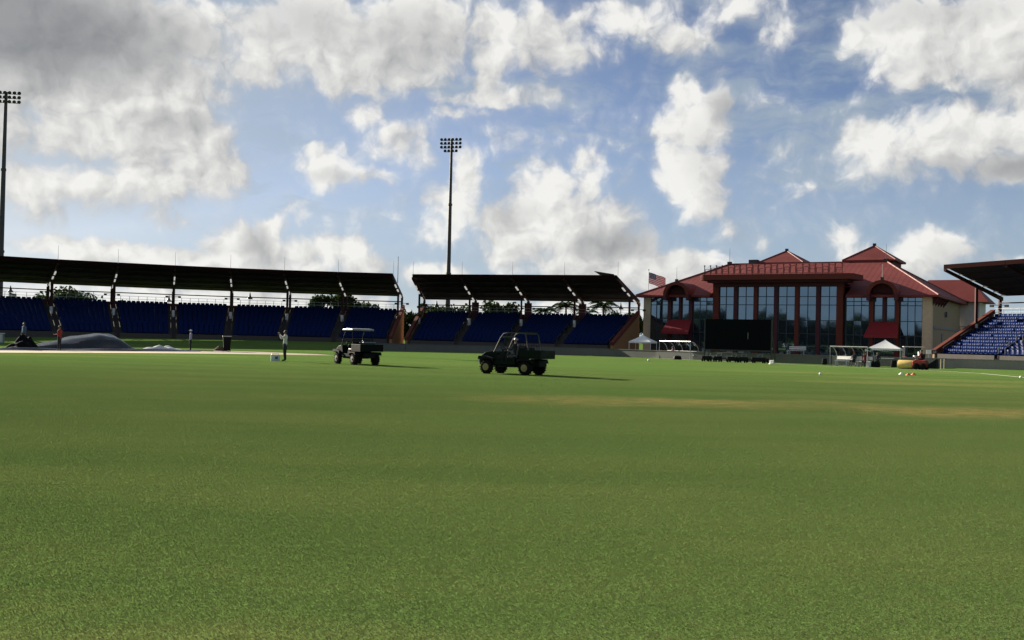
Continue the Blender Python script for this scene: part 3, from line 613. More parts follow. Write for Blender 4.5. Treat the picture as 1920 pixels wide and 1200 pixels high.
# flat canopy over the centre, with fascia and a red metal railing
cs = MB(); pts = [(8.0,-1.9),(8.5,-2.3),(25.0,-2.3),(25.6,-1.9),(25.8,1.6),(7.8,1.6)]
cs.prism([(x,y,8.98) for x, y in pts], (0,0,.62)); can = part('canopy_slab', 'brick', cs)
c2 = MB(); pts2 = [(8.7,-1.5),(24.8,-1.5),(24.8,1.2),(8.7,1.2)]; c2.prism([(x,y,8.72) for x, y in pts2], (0,0,.258)); part('soffit', 'maroon', c2, can)
pbox('canopy_block', 'redpaint', 9.2, 24.2, 1.0, 4.5, 8.6, 9.75)
x = 8.5; k = 0
while x < 25.0:
    p = MB(); p.bar((x,-1.95,9.58),(x,-1.95,10.62),.07); p.box((x,-1.95,10.66),(.16,.1,.12)); part('rail_post', 'redpaint', p, can)
    if x < 24.3:
        p = MB(); hgt = .52 + .16*((k*7) % 3)
        p.bar((x+.1,-1.95,9.72),(x+.62,-1.95,9.72),.05); p.bar((x+.1,-1.95,9.72+hgt),(x+.62,-1.95,9.72+hgt),.05); p.bar((x+.1,-1.95,9.72),(x+.1,-1.95,9.72+hgt),.05)
        if k % 3: p.bar((x+.62,-1.95,9.72),(x+.62,-1.95,9.72+hgt),.05)
        if k % 2: p.bar((x+.1,-1.95,9.72+hgt*.5),(x+.62,-1.95,9.72+hgt*.5),.045)
        part('rail_panel', 'redpaint', p, can)
    x += .72; k += 1
# brackets below the right-hand eave
for k in range(5): q = MB(); q.prism([(LEN+.005,.6+k*1.7,6.2),(LEN+.005,.6+k*1.7,7.05),(LEN+.65,.6+k*1.7,7.05),(LEN+.30,.6+k*1.7,6.55)], (0,.22,0)); part('eave_bracket', 'maroon', q)
q = MB(); q.box((LEN+.16,9.0,5.5),(.1,.6,.6)); part('wall_lamp', 'dark', q); pbox('side_window', 'mullion', LEN-.02, LEN+.04, 6.6, 7.5, 2.3, 3.3)
# rear wing with balcony
pbox('wing_wall', 'grey_white', 30, 35.4, 20.6, 26.5, 3.2, 7.4); pbox('wing_base', 'maroon', 30.2, 35.2, 20.8, 26.3, 0, 3.2); pbox('balcony_slab', 'band', 33.3, 37.4, 18.6, 21.6, 3.1, 3.35)
q = MB()
for k in range(9): q.bar((33.5+k*.47,18.7,3.35),(33.5+k*.47,18.7,4.35),.04)
q.bar((33.4,18.7,4.35),(37.4,18.7,4.35),.06); part('balcony_rail', 'steel', q)
wr = MB(); W_ = [(27,19.6,7.42),(36.5,19.6,7.42),(36.5,27.5,7.42),(27,27.5,7.42)]; wr.add(W_+[(29,23.5,10.35),(33.9,23.5,10.35)], [(0,1,5,4),(1,2,5),(2,3,4,5),(3,0,4),(0,1,2,3)]); part('wing_roof', 'redroof', wr)
for xx in (33.6, 35.2, 37.2): q = MB(); q.bar((xx,18.8,0),(xx,18.8,3.1),.3); part('balcony_post', 'maroon', q)

# ------------------------------------------------------------------ floodlight towers
def floodlight(label, loc, h, r0, r1, rows, rz):
    t = thing('floodlight_tower', label, 'floodlight', loc, rz, group='floodlight towers')
    p = MB(); p.tube([(0,0,0),(0,0,h*.35),(0,0,h*.36),(0,0,h*.68),(0,0,h*.69),(0,0,h)], [r0,lerp(r0,r1,.35)*1.0,lerp(r0,r1,.42),lerp(r0,r1,.68),lerp(r0,r1,.75),r1], 12); p.build('pole', 'pole', t, smooth=True)
    for k in range(2): q = MB(); q.lathe((0,0,h*(.355 if k == 0 else .685)-.15),(0,0,1),[(0,r0*.95),(.3,r0*.95)] if k == 0 else [(0,r0*.75),(.3,r0*.75)],12); q.build('pole_collar', 'pole', t)
    for j, n in enumerate(rows):
        z = h-.15-j*.55; half = (n-1)/2*.56
        ar = MB(); ar.bar((-half-.1,-.25,z-.14),(half+.1,-.25,z-.14),.07); ar.bar((0,-.25,z-.14),(0,0,z-.14),.1); a = ar.build('crossarm', 'pole', t)
        for k in range(n):
            x = -half+k*.56; L_ = MB(); c = Vector((x,-.32,z+.05)); ax = Vector((0,-.75,-.5))
            L_.lathe(c-ax.normalized()*.18, ax, [(0,.05),(.10,.12),(.22,.20),(.36,.22)], 10); L_.build('lamp_head', 'dark', a, smooth=True)
    return t
floodlight('tall floodlight tower rising behind the short grandstand', atY(839.5,600,150)*1.0*Vector((1,1,0)) if False else (atY(839.2,580,150).x,150,0), 30.3, .42, .17, [6,6,6,4], rad(-12))
floodlight('tall floodlight tower cut off by the left edge above the long grandstand', (atY(1.5,480,128).x,128,0), 30.6, .42, .19, [7,7,7], rad(8))

# ------------------------------------------------------------------ lamp posts and flags
def lamp_post(x, ytop, Y, label):
    p = atY(x, ytop, Y); t = thing('lamp_post', label, 'lamp post', (p.x, Y, 0), group='bell lamp posts behind the stands')
    q = MB(); q.tube([(0,0,0),(0,0,.8),(0,0,.85),(0,0,p.z-.35)], [.10,.09,.06,.045], 8); q.build('post', 'pole', t)
    q = MB(); q.lathe((0,0,p.z-1.0),(0,0,1),[(0,.42),(.12,.38),(.3,.22),(.55,.13),(.8,.08),(1.0,.02)],14); q.build('bell_shade', 'dark', t, smooth=True)
for x, y, Y, l in ((20,535,150,'bell-shaded lamp post seen through the leftmost opening of the long grandstand'),(317,553,152,'bell-shaded lamp post against the third post frame of the long grandstand'),(469,548,150,'bell-shaded lamp post seen through the middle opening of the long grandstand'),(757,570,160,'bell-shaded lamp post in the gap between the two grandstands, nearer the long one'),(772,580,170,'small bell-shaded lamp post in the gap, nearer the short grandstand'),(819,563,152,'bell-shaded lamp post behind the left bay of the short grandstand'),(1164,567,150,'bell-shaded lamp post beside the flagpole, behind the short grandstand')): lamp_post(x, y, Y, l)
def flag(label, px_, ytop, Y, wdt, hgt, us, drop, polelabel):
    p = atY(px_, ytop, Y); t = thing('flagpole', polelabel, 'flagpole', (p.x, Y, 0)); q = MB(); q.tube([(0,0,0),(0,0,p.z)], [.07,.035], 8); q.build('pole', 'galv', t, smooth=True); q = MB(); q.lathe((0,0,p.z-.02),(0,0,1),[(0,.02),(.06,.08),(.14,.08),(.2,.01)],10); q.build('finial', 'rim', t)
    nx, nz = 30, 26; top = p.z-.25
    def S(u, v): return Vector((.05+wdt*u*.97, .22*math.sin(u*7.5+v*1.2)*u+.1*math.sin(u*15)*u, top - hgt*v - drop*u**1.15 + .05*math.sin(u*9)*u))
    mb = MB(); vs = [S(i/nx, j/nz) for j in range(nz+1) for i in range(nx+1)]
    for i, q in enumerate(vs): mb.v.append(tuple(q))
    for j in range(nz):
        for i in range(nx):
            mb.f.append((j*(nx+1)+i, j*(nx+1)+i+1, (j+1)*(nx+1)+i+1, (j+1)*(nx+1)+i)); st = j//2
            mb.mi.append((2 if (i < 12 and j < 14) else (0 if st % 2 == 0 else 1)) if us else (0 if j < 9 or j > 17 else 1))
    o = mb.build('flag', ['fred','fwhite','fblue'] if us else ['shirt_dark','fwhite'], None, smooth=True, base=None); o.location = (p.x, Y, 0); tag(o, label, 'flag')
    so = o.modifiers.new('cloth', 'SOLIDIFY'); so.thickness = .006
    if us:
        s_ = MB()
        for r_ in range(9):
            for c in range(6 if r_ % 2 == 0 else 5):
                u = (.033+.0666*c+(0 if r_ % 2 == 0 else .0333))*.97; v = .054*(r_+1); c0 = S(u, v)
                for sgn in (-.012, .012):
                    pts = []
                    for k in range(10):
                        an = math.pi/2+k*math.pi/5; rr = .045 if k % 2 == 0 else .018; pts.append(c0+Vector((math.cos(an)*rr, sgn, math.sin(an)*rr)))
                    s_.add(pts, [tuple(range(10))])
        s_.build('stars', 'fwhite', o)
flag('red white and blue striped flag with stars blowing on the pole by the pavilion', 1216.5, 507, 140, 2.35, 1.5, True, .75, 'white flagpole at the left end of the red pavilion')
flag('pale and dark banded flag hanging behind the long grandstand at far left', 17, 545, 151, .95, .8, False, .25, 'thin flagpole behind the leftmost bay of the long grandstand')

# ------------------------------------------------------------------ trees
def tree(label, x, Y, ztop, crown_w, crown_h, n=900, leaf=.42, name='tree', group='trees behind the grandstands', cat='tree'):
    ztop += .75; n = int(n*1.9); p = atY(x, 600, Y); t = thing(name, label, cat, (p.x, Y, 0), group=group); rnd = random.Random(int(x*7+Y))
    zc = ztop-crown_h/2; tr = MB(); tr.tube([(0,0,0),(.1,0,zc*.5),(.05,.1,zc)], [.24,.19,.12], 8)
    cl = []
    for k in range(11):
        a = rnd.uniform(0, 6.28); rr = crown_w/2*rnd.uniform(.25,.8); zz = zc+crown_h*rnd.uniform(-.36,.34); c = Vector((math.cos(a)*rr, math.sin(a)*rr, zz)); cl.append((c, crown_w*rnd.uniform(.14,.24)))
        tr.tube([(0.05,.05,zc*.62+rnd.uniform(0,.5)), (c.x*.5,c.y*.5,lerp(zc*.75,c.z,.6)), tuple(c)], [.09,.06,.02], 5)
    cl.append((Vector((0,0,ztop-crown_w*.2)), crown_w*.2))
    tr.build('trunk', 'bark', t)
    cr_ = MB()
    for k in range(n):
        c, r_ = rnd.choice(cl); d = Vector((rnd.gauss(0,1), rnd.gauss(0,1), rnd.gauss(0,.8))).normalized()*r_*rnd.uniform(.55,1.12); q = c+d
        R = Euler((rnd.uniform(0,6.28), rnd.uniform(0,6.28), rnd.uniform(0,6.28))).to_matrix(); l = leaf*rnd.uniform(.55,1.2)
        cr_.add([q+R@Vector(v) for v in ((-l/2,-l*.3,0),(0,-l*.4,.06),(l/2,0,0),(0,l*.4,.04),(-l/2,l*.25,0))], [(0,1,2,3,4)])
    cr_.build('crown', 'leaf', t); return t
for a in [('low rounded tree above the seats beside the first frame of the long grandstand',128,155,6.3,9,3.4,1500),('small dark tree top beside the second frame of the long grandstand',226,160,5.3,3.2,2.5,400),('sparse tree top just left of the first frame of the long grandstand',78,160,5.9,4,2.6,300),('leafy round tree seen through the sixth opening of the long grandstand',603,155,6.9,4.2,3.6,900),('tall tree behind the last frame but one of the long grandstand',648,156,7.2,5.4,4,1100),('small round tree seen through the last opening of the long grandstand',686,158,5.9,3.4,3,600),('dense bush in the gap between the two grandstands',764,150,4.4,3.8,4.2,900),
          ('wide bushy tree behind the left bay of the short grandstand',812,150,5.4,4.8,3.4,900),('bushy tree at the foot of the floodlight tower',846,152,5.5,6,3.4,1100),('thin-leaved tree behind the second bay of the short grandstand',925,150,6.3,5,3.2,420),('loose pale tree beside the first pylon of the short grandstand',952,153,6.0,4.5,3,380),('low bush behind the right bay of the short grandstand',1160,150,4.9,5,3,700),('low bush at the left wall of the pavilion',1192,152,4.9,4,3,600)]:
    tree(*a)
def palm(label, x, Y, zt, n=15, ln_=2.6, seed=1):
    p = atY(x, 600, Y); t = thing('palm_tree', label, 'palm tree', (p.x, Y, 0), group='palm trees behind the short grandstand'); rnd = random.Random(seed)
    q = MB(); q.tube([(0,0,0),(.12,0,zt*.5),(.05,0,zt)], [.2,.15,.13], 8); q.build('trunk', 'bark', t)
    for k in range(n):
        a = k*2.4+rnd.uniform(-.2,.2); el_ = rnd.uniform(.15,1.15); l = ln_*rnd.uniform(.8,1.1); fr = MB(); pts = []
        for i in range(9):
            u = i/8; r_ = l*u*math.cos(el_*(1-.3*u)); z = zt+l*u*math.sin(el_)-1.5*u*u*l*.5; pts.append(Vector((math.cos(a)*r_, math.sin(a)*r_, z)))
        fr.tube(pts, [.03]*8+[.008], 4); sdv = Vector((-math.sin(a), math.cos(a), 0))
        for i in range(1, 9):
            for h in (0, .5):
                c = lerp(pts[i-1], pts[i], h); wl_ = .62*math.sin(math.pi*(.12+.82*i/9)); fw = (pts[i]-pts[i-1]).normalized()
                for s_ in (-1, 1):
                    tip = c+sdv*s_*wl_+fw*wl_*.5-Vector((0,0,wl_*.45)); fr.add([c-fw*.07, c+fw*.11, tip], [(0,1,2)])
        fr.build('frond', 'palm', t)
palm('palm tree just right of the second pylon of the short grandstand',1021,150,5.6,seed=3); palm('full palm tree in the third opening of the short grandstand',1060,146,6.3,18,3.1,4); palm('palm tree left of the last pylon of the short grandstand',1098,150,5.4,13,2.5,6); palm('tall palm tree right of the last pylon of the short grandstand',1130,146,6.5,18,2.9,8)
# far belt of trees on the side of the ground behind the viewer (mirrored in the pavilion glass)
def belt():
    rnd = random.Random(3); mb = MB()
    for k in range(9000):
        t = rnd.random(); a = lerp(rad(165), rad(285), t); R_ = 118+rnd.uniform(-7,7); x = math.cos(a)*R_+5; y = math.sin(a)*R_+25
        h = 7.6+1.5*math.sin(t*57)+1.0*math.sin(t*131+1)
        z = h*math.sqrt(rnd.random()); l = rnd.uniform(1.1,2.0); Rm = Euler((rnd.uniform(0,6),rnd.uniform(0,6),rnd.uniform(0,6))).to_matrix()
        mb.add([Vector((x,y,z))+Rm@Vector(v) for v in ((-l/2,-l/2,0),(l/2,-l/2,0),(l/2,l/2,0),(-l/2,l/2,0))], [(0,1,2,3)])
    o = mb.build('tree_belt', 'leaf', None); o['kind'] = 'stuff'; tag(o, 'distant belt of dark trees on the near side of the ground', 'trees')
belt()

# ------------------------------------------------------------------ people
def person(label, loc, heading, arms='down', legs='stand', shirt='shirt_dark', pants='trousers', hat=None, sleeve=True, hgt=1.75, name='person', zoff=0.0):
    # local frame: facing +Y, +X right
    V = []; E = []; Rr = []; K = []
    def v(p, r_): V.append(Vector(p)); Rr.append(r_); return len(V)-1
    def e(a, b_, k): E.append((a, b_)); K.append(k)
    sit = legs == 'sit'; ph = .47 if sit else .93
    pe = v((0,0,ph), (.15,.115)); wa = v((0,.01,ph+.17), (.145,.105)); ch = v((0,-.005,ph+.38), (.165,.12)); sh = v((0,-.01,ph+.50), (.12,.085)); nk = v((0,.0,ph+.575), (.055,.058)); jw = v((0,.025,ph+.645), (.064,.075)); hd = v((0,.01,ph+.735), (.077,.092)); tp = v((0,.0,ph+.80), (.05,.06))
    e(pe,wa,'s'); e(wa,ch,'s'); e(ch,sh,'s'); e(sh,nk,'k'); e(nk,jw,'k'); e(jw,hd,'k'); e(hd,tp,'k')
    ns = v((0,.122,ph+.69), (.014,.014)); e(hd, ns, 'k')
    def arm(sx, el_, hn, dirn_):
        s0 = v((sx*.185,-.01,ph+.47), (.062,.065)); e(sh, s0, 's'); el2 = v(el_, (.043,.045)); e(s0, el2, 's'); wr_ = v(hn, (.027,.031)); e(el2, wr_, 's' if sleeve else 'k')
        d = Vector(dirn_).normalized(); sd_ = d.cross(Vector((0,0,1))); sd_ = sd_.normalized() if sd_.length > .1 else Vector((0,1,0))
        pm = v(Vector(hn)+d*.07, (.036,.018)); e(wr_, pm, 'k'); cu_ = sd_.cross(d)
        for i, (o, l) in enumerate(((-.03,.075),(-.01,.088),(.01,.082),(.03,.066))):
            a = v(Vector(hn)+d*(.10+l*.4)+sd_*o*1.1, (.0095,.0095)); b_ = v(Vector(hn)+d*(.10+l*.85)+sd_*o*1.15-cu_*.018*-1, (.008,.008)); e(pm, a, 'k'); e(a, b_, 'k')
        a = v(Vector(hn)+d*.05+sd_*.045*sx, (.0105,.0105)); b_ = v(Vector(hn)+d*.09+sd_*.062*sx, (.009,.009)); e(wr_, a, 'k'); e(a, b_, 'k')
    A = {'down': [((-.23,-.02,ph+.22),(-.24,.05,ph-.02),(0,.15,-1)), ((.23,-.02,ph+.22),(.24,.05,ph-.02),(0,.15,-1))],
         'camera': [((-.25,.14,ph+.30),(-.08,.32,ph+.55),(.2,.4,.7)), ((.25,.14,ph+.30),(.08,.32,ph+.55),(-.2,.4,.7))],
         'hold': [((-.24,.0,ph+.22),(-.14,.25,ph+.20),(.3,1,.1)), ((.24,.0,ph+.22),(.14,.27,ph+.24),(-.3,1,.1))],
         'drive': [((-.24,.12,ph+.24),(-.15,.36,ph+.30),(.1,1,.2)), ((.24,.12,ph+.24),(.15,.36,ph+.30),(-.1,1,.2))]}[arms]
    for sx, a in zip((-1, 1), A): arm(sx, *a)
    for sx in (-1, 1):
        hp = v((sx*.095,0,ph-.05), (.098,.105)); e(pe, hp, 't')
        if sit: kn = v((sx*.11,.44,ph+.02), (.062,.062)); an = v((sx*.11,.47,.09), (.038,.042)); to = v((sx*.115,.62,.035), (.042,.032)); fy = .44
        elif legs == 'stride': kn = v((sx*.10,.10*sx+.03,.50), (.06,.062)); an = v((sx*.10,.20*sx-.05,.09), (.038,.042)); to = v((sx*.11,.20*sx+.11,.035), (.042,.032))
        else: kn = v((sx*.105,.02,.49), (.06,.062)); an = v((sx*.11,-.02,.09), (.038,.042)); to = v((sx*.13,.13,.035), (.042,.032))
        e(hp, kn, 't'); e(kn, an, 't'); e(an, to, 'f')
    me = bpy.data.meshes.new('body'); me.from_pydata([tuple(q) for q in V], E, []); ob = bpy.data.objects.new('body', me); COL.objects.link(ob)
    sm = ob.modifiers.new('skin', 'SKIN'); sm.use_smooth_shade = True; ob.modifiers.new('sub', 'SUBSURF').levels = 1; ob.modifiers['sub'].render_levels = 1
    for i, r_ in enumerate(Rr): me.skin_vertices[0].data[i].radius = r_; me.skin_vertices[0].data[i].use_root = (i == 0)
    dg = bpy.context.evaluated_depsgraph_get(); nm = bpy.data.meshes.new_from_object(ob.evaluated_get(dg)); bpy.data.objects.remove(ob)
    nm.name = 'body'
    nm.materials.clear()
    for q in (shirt, pants, 'skin', 'shoe'): nm.materials.append(M[q])
    segs = [(V[a], V[b_], k) for (a, b_), k in zip(E, K)]; ix = {'s': 0, 't': 1, 'k': 2, 'f': 3}
    for p in nm.polygons:
        c = p.center; best = 9; bk_ = 's'
        for a, b_, k in segs:
            d = b_-a; t = max(0, min(1, (c-a).dot(d)/d.length_squared)); q = (a+d*t-c).length - (.03 if k in 'st' else 0)
            if q < best: best, bk_ = q, k
        if bk_ == 's' and c.z < ph-.02 and not sit: bk_ = 't'
        p.material_index = ix[bk_]; p.use_smooth = True
    k = hgt/1.75
    t = thing(name, label, 'person', (loc[0], loc[1], (loc[2] if len(loc) > 2 else 0)+zoff), heading, group='people about the ground'); t.scale = (k,k,k)
    bo = bpy.data.objects.new('body', nm); COL.objects.link(bo); bo.parent = t
    ey = MB()
    for sx in (-1, 1): ey.box((sx*.03,.098,ph+.725),(.018,.01,.011)); 
    ey.box((0,.103,ph+.648),(.04,.01,.008)); ey.build('face_features', 'hair', t)
    er = MB()
    for sx in (-1, 1): er.lathe((sx*.075,.0,ph+.70),(sx,0,0),[(0,.022),(.012,.028),(.018,.01)],8)
    er.build('ears', 'skin', t)
    if hat:
        h = MB(); h.lathe((0,0,ph+.735),(0,-.05,1),[(0,.104),(.03,.106),(.07,.095),(.10,.065),(.118,.01)],14); h.box((0,.14,ph+.745),(.14,.13,.012), rx=-.15); h.build('cap', hat, t, smooth=True)
    else:
        h = MB(); h.lathe((0,-.018,ph+.70),(0,-.10,1),[(0,.085),(.04,.098),(.08,.094),(.11,.07),(.128,.01)],14); h.build('hair', 'hair', t, smooth=True)
    return t
def face(dxy): return math.atan2(-dxy[0], dxy[1])     # heading that makes +Y point along dxy
g_ = lambda x, y: tuple(ground(x, y))
person('person in red shirt and dark trousers standing in front of the inflated tarpaulin', g_(111,657.5), face((-1,.2)), 'hold', 'stand', 'shirt_red', hat='hair')
person('person in pale blue shirt and white cap standing by the end of the tarpaulin', g_(357,657.5), face((-1,-.1)), 'down', 'stand', 'shirt_blue', hat='capwhite', hgt=1.7)
person('person in white shirt raising both hands to the face beside the white box', g_(534,677.3), face((-1,.12)), 'camera', 'stand', 'shirt_white', hgt=1.78)
pb = ground(44,652.5); person('person in blue shirt standing behind the dark heaped cover at far left', tuple(pb), face((-.5,-.9)), 'down', 'stand', 'shirt_teal', zoff=.25, hgt=1.7)

# ------------------------------------------------------------------ utility vehicles
def utv(label, loc, heading, closed_roof, rimm, paint):
    # local: +Y forward, ground z=0; wheelbase 2.0, track 1.3
    t = thing('utility_vehicle', label, 'utility vehicle', loc, heading, group='utility vehicles on the field')
    for (x, y) in ((-.62,1.0),(.62,1.0),(-.62,-1.0),(.62,-1.0)):
        wd, r_ = (.25,.31) if y > 0 else (.30,.315); sx = 1 if x > 0 else -1
        q = MB(); q.lathe((x-wd/2,y,r_),(1,0,0),[(0,r_*.62),(.02,r_*.86),(.05,r_*.97),(wd/2,r_),(wd-.05,r_*.97),(wd-.02,r_*.86),(wd,r_*.62)],24); wl_ = q.build('wheel', 'rubber', t, smooth=True)
        q = MB(); xo = x+sx*(wd/2-.03); q.lathe((xo,y,r_),(sx,0,0),[(0,r_*.53),(.03,r_*.51),(.034,r_*.24),(.05,r_*.2),(.055,.02)],18); q.build('rim', rimm, wl_, smooth=True)
        q = MB()
        for k in range(16):
            an = k*math.pi/8; q.box((x,y+math.cos(an)*r_,r_+math.sin(an)*r_),(wd*.9,.035,.03), rx=an+math.pi/2)
        q.build('tread', 'rubber', wl_)
    q = MB(); q.box((0,0,.42),(.9,2.6,.12)); q.box((0,.05,.36),(1.15,.9,.08)); q.build('chassis', 'black', t, bevel=.02)
    # nose and hood: a sloped profile swept across the width
    pr = [(1.42,.42),(1.46,.62),(1.40,.80),(1.15,.98),(.72,1.06),(.62,1.02),(.62,.42)]
    q = MB(); q.prism([(-.56,y,z) for y, z in pr], (1.12,0,0)); bd = q.build('hood', paint, t, bevel=.04)
    for sx in (-1, 1):
        q = MB(); q.prism([(sx*.42,y,z) for y, z in ((1.40,.66),(1.36,.80),(1.0,.80),(.62,.72),(.60,.56),(.72,.66),(1.0,.70),(1.3,.64))], (sx*.36,0,0)); q.build('fender', 'black', bd)
        q = MB(); q.box((sx*.36,1.425,.73),(.22,.05,.11), rx=-.3); q.build('headlight', 'white', bd)
        q = MB(); q.prism([(sx*.58,y,z) for y, z in ((.60,.44),(.60,.98),(.50,.98),(.42,.60),(-.30,.58),(-.36,.80),(-.46,.80),(-.46,.44))], (sx*.06,0,0)); q.build('side_panel', paint, t)
    q = MB(); q.tube([(-.45,1.48,.42),(-.45,1.58,.72),(.45,1.58,.72),(.45,1.48,.42)], .03, 8); q.tube([(-.45,1.55,.56),(.45,1.55,.56)], .025, 8); q.build('bull_bar', 'galv', t)
    q = MB(); q.box((0,.1,.46),(1.1,1.0,.05)); q.build('floor', 'black', t)
    for sx in (-.29, .29):
        q = MB(); q.box((sx,-.28,.80),(.50,.46,.14)); q.box((sx,-.52,1.08),(.48,.12,.52), rx=.15); q.build('seat', 'dark', t, bevel=.04)
    q = MB(); q.box((0,-.28,.62),(1.12,.5,.22)); q.build('seat_base', paint, t)
    sw = MB(); c = Vector((-.29,.30,1.10)); n_ = Vector((0,-.75,.66)); u_ = Vector((1,0,0)); v_ = n_.cross(u_).normalized()
    sw.tube([c+(u_*math.cos(k*math.pi/8)+v_*math.sin(k*math.pi/8))*.18 for k in range(17)], .018, 6, cap=False); sw.tube([c, (-.29,.62,.88)], .025, 6); sw.bar(c-u_*.17, c+u_*.17, .03); sw.build('steering_wheel', 'black', t)
    # roll cage
    cg = MB(); ex = 0.0 if closed_roof else .28
    for sx in (-.60, .60): cg.tube([(sx,.66,.98),(sx*.97,.34,1.62),(sx*.95,.20,1.80),(sx*.95,.0,1.86),(sx*.95,-.56-ex,1.86),(sx*.97,-.66-ex,1.80),(sx,-.72-ex*1.5,1.02)], .028, 8)
    for y, z in ((.30,1.68),(-.60-ex,1.84),(-.69-ex*1.2,1.35)): cg.tube([(-.58,y,z),(.58,y,z)], .026, 8)
    cg.build('roll_cage', 'pole' if not closed_roof else 'black', t, smooth=True)
    ws = MB(); ws.hexa([(-.57,.655,1.0),(.57,.655,1.0),(.57,.665,1.0),(-.57,.665,1.0)], [(-.55,.345,1.62),(.55,.345,1.62),(.55,.355,1.62),(-.55,.355,1.62)]); 
    if not closed_roof: ws.build('windscreen', 'clear', t)
    if closed_roof:
        rp = MB(); rp.prism([(-.66,y,z) for y, z in ((.50,1.84),(.42,1.92),(-.10,1.96),(-.70,1.93),(-.80,1.85),(-.70,1.83),(.40,1.82))], (1.32,0,0)); rp.build('roof', 'silver', t, bevel=.03)
    else:
        rp = MB(); rp.hexa([(-.58,-.92,1.885),(.58,-.92,1.885),(.58,.02,1.885),(-.58,.02,1.885)], [(-.58,-.92,1.92),(.58,-.92,1.92),(.58,.02,1.92),(-.58,.02,1.92)]); rp.build('roof', paint, t)
        mp = MB()
        for k in range(5): xx = -.5+k*.25; mp.bar((xx,-.95,1.80),(xx,-1.10,1.10),.012)
        for k in range(3): f = k/2; mp.bar((-.55,lerp(-.95,-1.10,f),lerp(1.80,1.10,f)),(.55,lerp(-.95,-1.10,f),lerp(1.80,1.10,f)),.012)
        mp.build('rear_guard', 'black', t)
    # cargo box: floor, four sides with a lip
    cb = MB(); y0, y1, z0, z1 = -1.78, -.70, .76, 1.08
    cb.box((0,(y0+y1)/2,z0),(1.36,y1-y0,.06)); box = cb.build('cargo_box', paint, t)
    for nm_, c, d in (('cargo_side',(-.66,(y0+y1)/2,(z0+z1)/2+.03),(.05,y1-y0,z1-z0)),('cargo_side',(.66,(y0+y1)/2,(z0+z1)/2+.03),(.05,y1-y0,z1-z0)),('headboard',(0,y1-.03,(z0+z1)/2+.08),(1.27,.05,z1-z0+.1)),('tailgate',(0,y0+.03,(z0+z1)/2+.03),(1.27,.05,z1-z0))):
        q = MB(); q.box(c, d); q.build(nm_, paint, box, bevel=.01)
    for sx in (-1, 1):
        q = MB(); q.prism([(sx*.44,y,z) for y, z in ((-1.40,.52),(-1.34,.70),(-.66,.70),(-.60,.52),(-.72,.62),(-1.0,.655),(-1.28,.62))], (sx*.36,0,0)); q.build('rear_fender', 'black', t)
    q = MB(); q.box((0,-1.2,.52),(.7,.7,.3)); q.build('engine_cover', 'black', t, bevel=.03)
    return t
a2 = rad(30); h2 = Vector((-math.cos(a2), math.sin(a2))); near2 = (ground(913,700.8)+ground(984,703.2))*.5; w2 = Vector((math.sin(a2), math.cos(a2), 0)); c2_ = near2+w2*.62
utv('dark green utility vehicle with open roll cage and driver on the field', (c2_.x, c2_.y, 0), face(h2), False, 'rim', 'dgreen')
a1 = rad(55); h1 = Vector((-math.cos(a1), math.sin(a1))); near1 = (ground(630,681.8)+ground(668,684.2))*.5; w1 = Vector((math.sin(a1), math.cos(a1), 0)); c1_ = near1+w1*.62
utv('dark utility vehicle with silver roof and no driver in view beside the white-shirted person', (c1_.x, c1_.y, 0), face(h1), True, 'rimdark', 'vgreen')
Rm = Matrix.Rotation(face(h2), 3, 'Z'); dp = Vector((c2_.x, c2_.y, 0)) + Rm @ Vector((-.29,-.30,0))
person('driver in dark clothes and cap seated in the open-caged utility vehicle', (dp.x, dp.y, .43), face(h2), 'drive', 'sit', 'shirt_dark', hat='galv', hgt=1.62)
q = MB(); p0 = Vector((c1_.x, c1_.y, 0)); Rm = Matrix.Rotation(face(h1), 3, 'Z')
cr_ = thing('cargo_crate', 'pale-lidded dark crate standing in the silver-roofed vehicle\'s cargo box', 'crate', tuple(p0+Rm@Vector((.1,-1.05,.78))), face(h1))
q.box((0,0,.2),(.7,.5,.4)); q.build('crate_body', 'dark', cr_, bevel=.02); q = MB(); q.box((0,0,.425),(.74,.54,.05)); q.build('lid', 'silver', cr_, bevel=.01)

# ------------------------------------------------------------------ things on and beside the square
def tarpaulin():
    # outline of the crest along its length (x photo bearing, height), a real heap with depth
    a, b_ = ground(48,653.5), ground(268,655); b_.y = a.y+6; ax = (b_-a); L_ = ax.length; ax.normalize(); nd = Vector((-ax.y, ax.x, 0))
    crest = [(0,.05),(.08,.30),(.25,.62),(.37,.88),(.5,1.10),(.6,1.20),(.74,1.20),(.80,1.0),(.86,.62),(.92,.24),(1.0,.03)]
    def hz(u):
        for (u0, z0), (u1, z1) in zip(crest[:-1], crest[1:]):
            if u <= u1: return lerp(z0, z1, (u-u0)/(u1-u0))
        return .05
    mb = MB(); nx, ny = 60, 22; rnd = random.Random(4); vs = []
    for i in range(nx+1):
        u = i/nx
        for j in range(ny+1):
            v_ = j/ny; s_ = math.sin(math.pi*v_)**.30; wd = 1.2+2.2*math.sin(math.pi*min(1, max(0, u)))**.7
            fold = .025*math.sin(u*31+v_*4)+.03*math.sin(u*17-v_*9)+.02*math.sin(v_*22+u*6)
            z = .012+hz(u)*s_*(1+fold*.7)+fold*.25*s_
            p = a+ax*(L_*u)+nd*((v_-.5)*wd*1.15)+ax*(fold*.4); vs.append((p.x, p.y, max(.012, z)))
    mb.add(vs, [(i*(ny+1)+j, (i+1)*(ny+1)+j, (i+1)*(ny+1)+j+1, i*(ny+1)+j+1) for i in range(nx) for j in range(ny)])
    o = mb.build('pitch_cover', 'tarp', None, smooth=True, base=a); tag(o, 'large humped grey tarpaulin pitch cover lying on the clay square', 'tarpaulin')
tarpaulin()
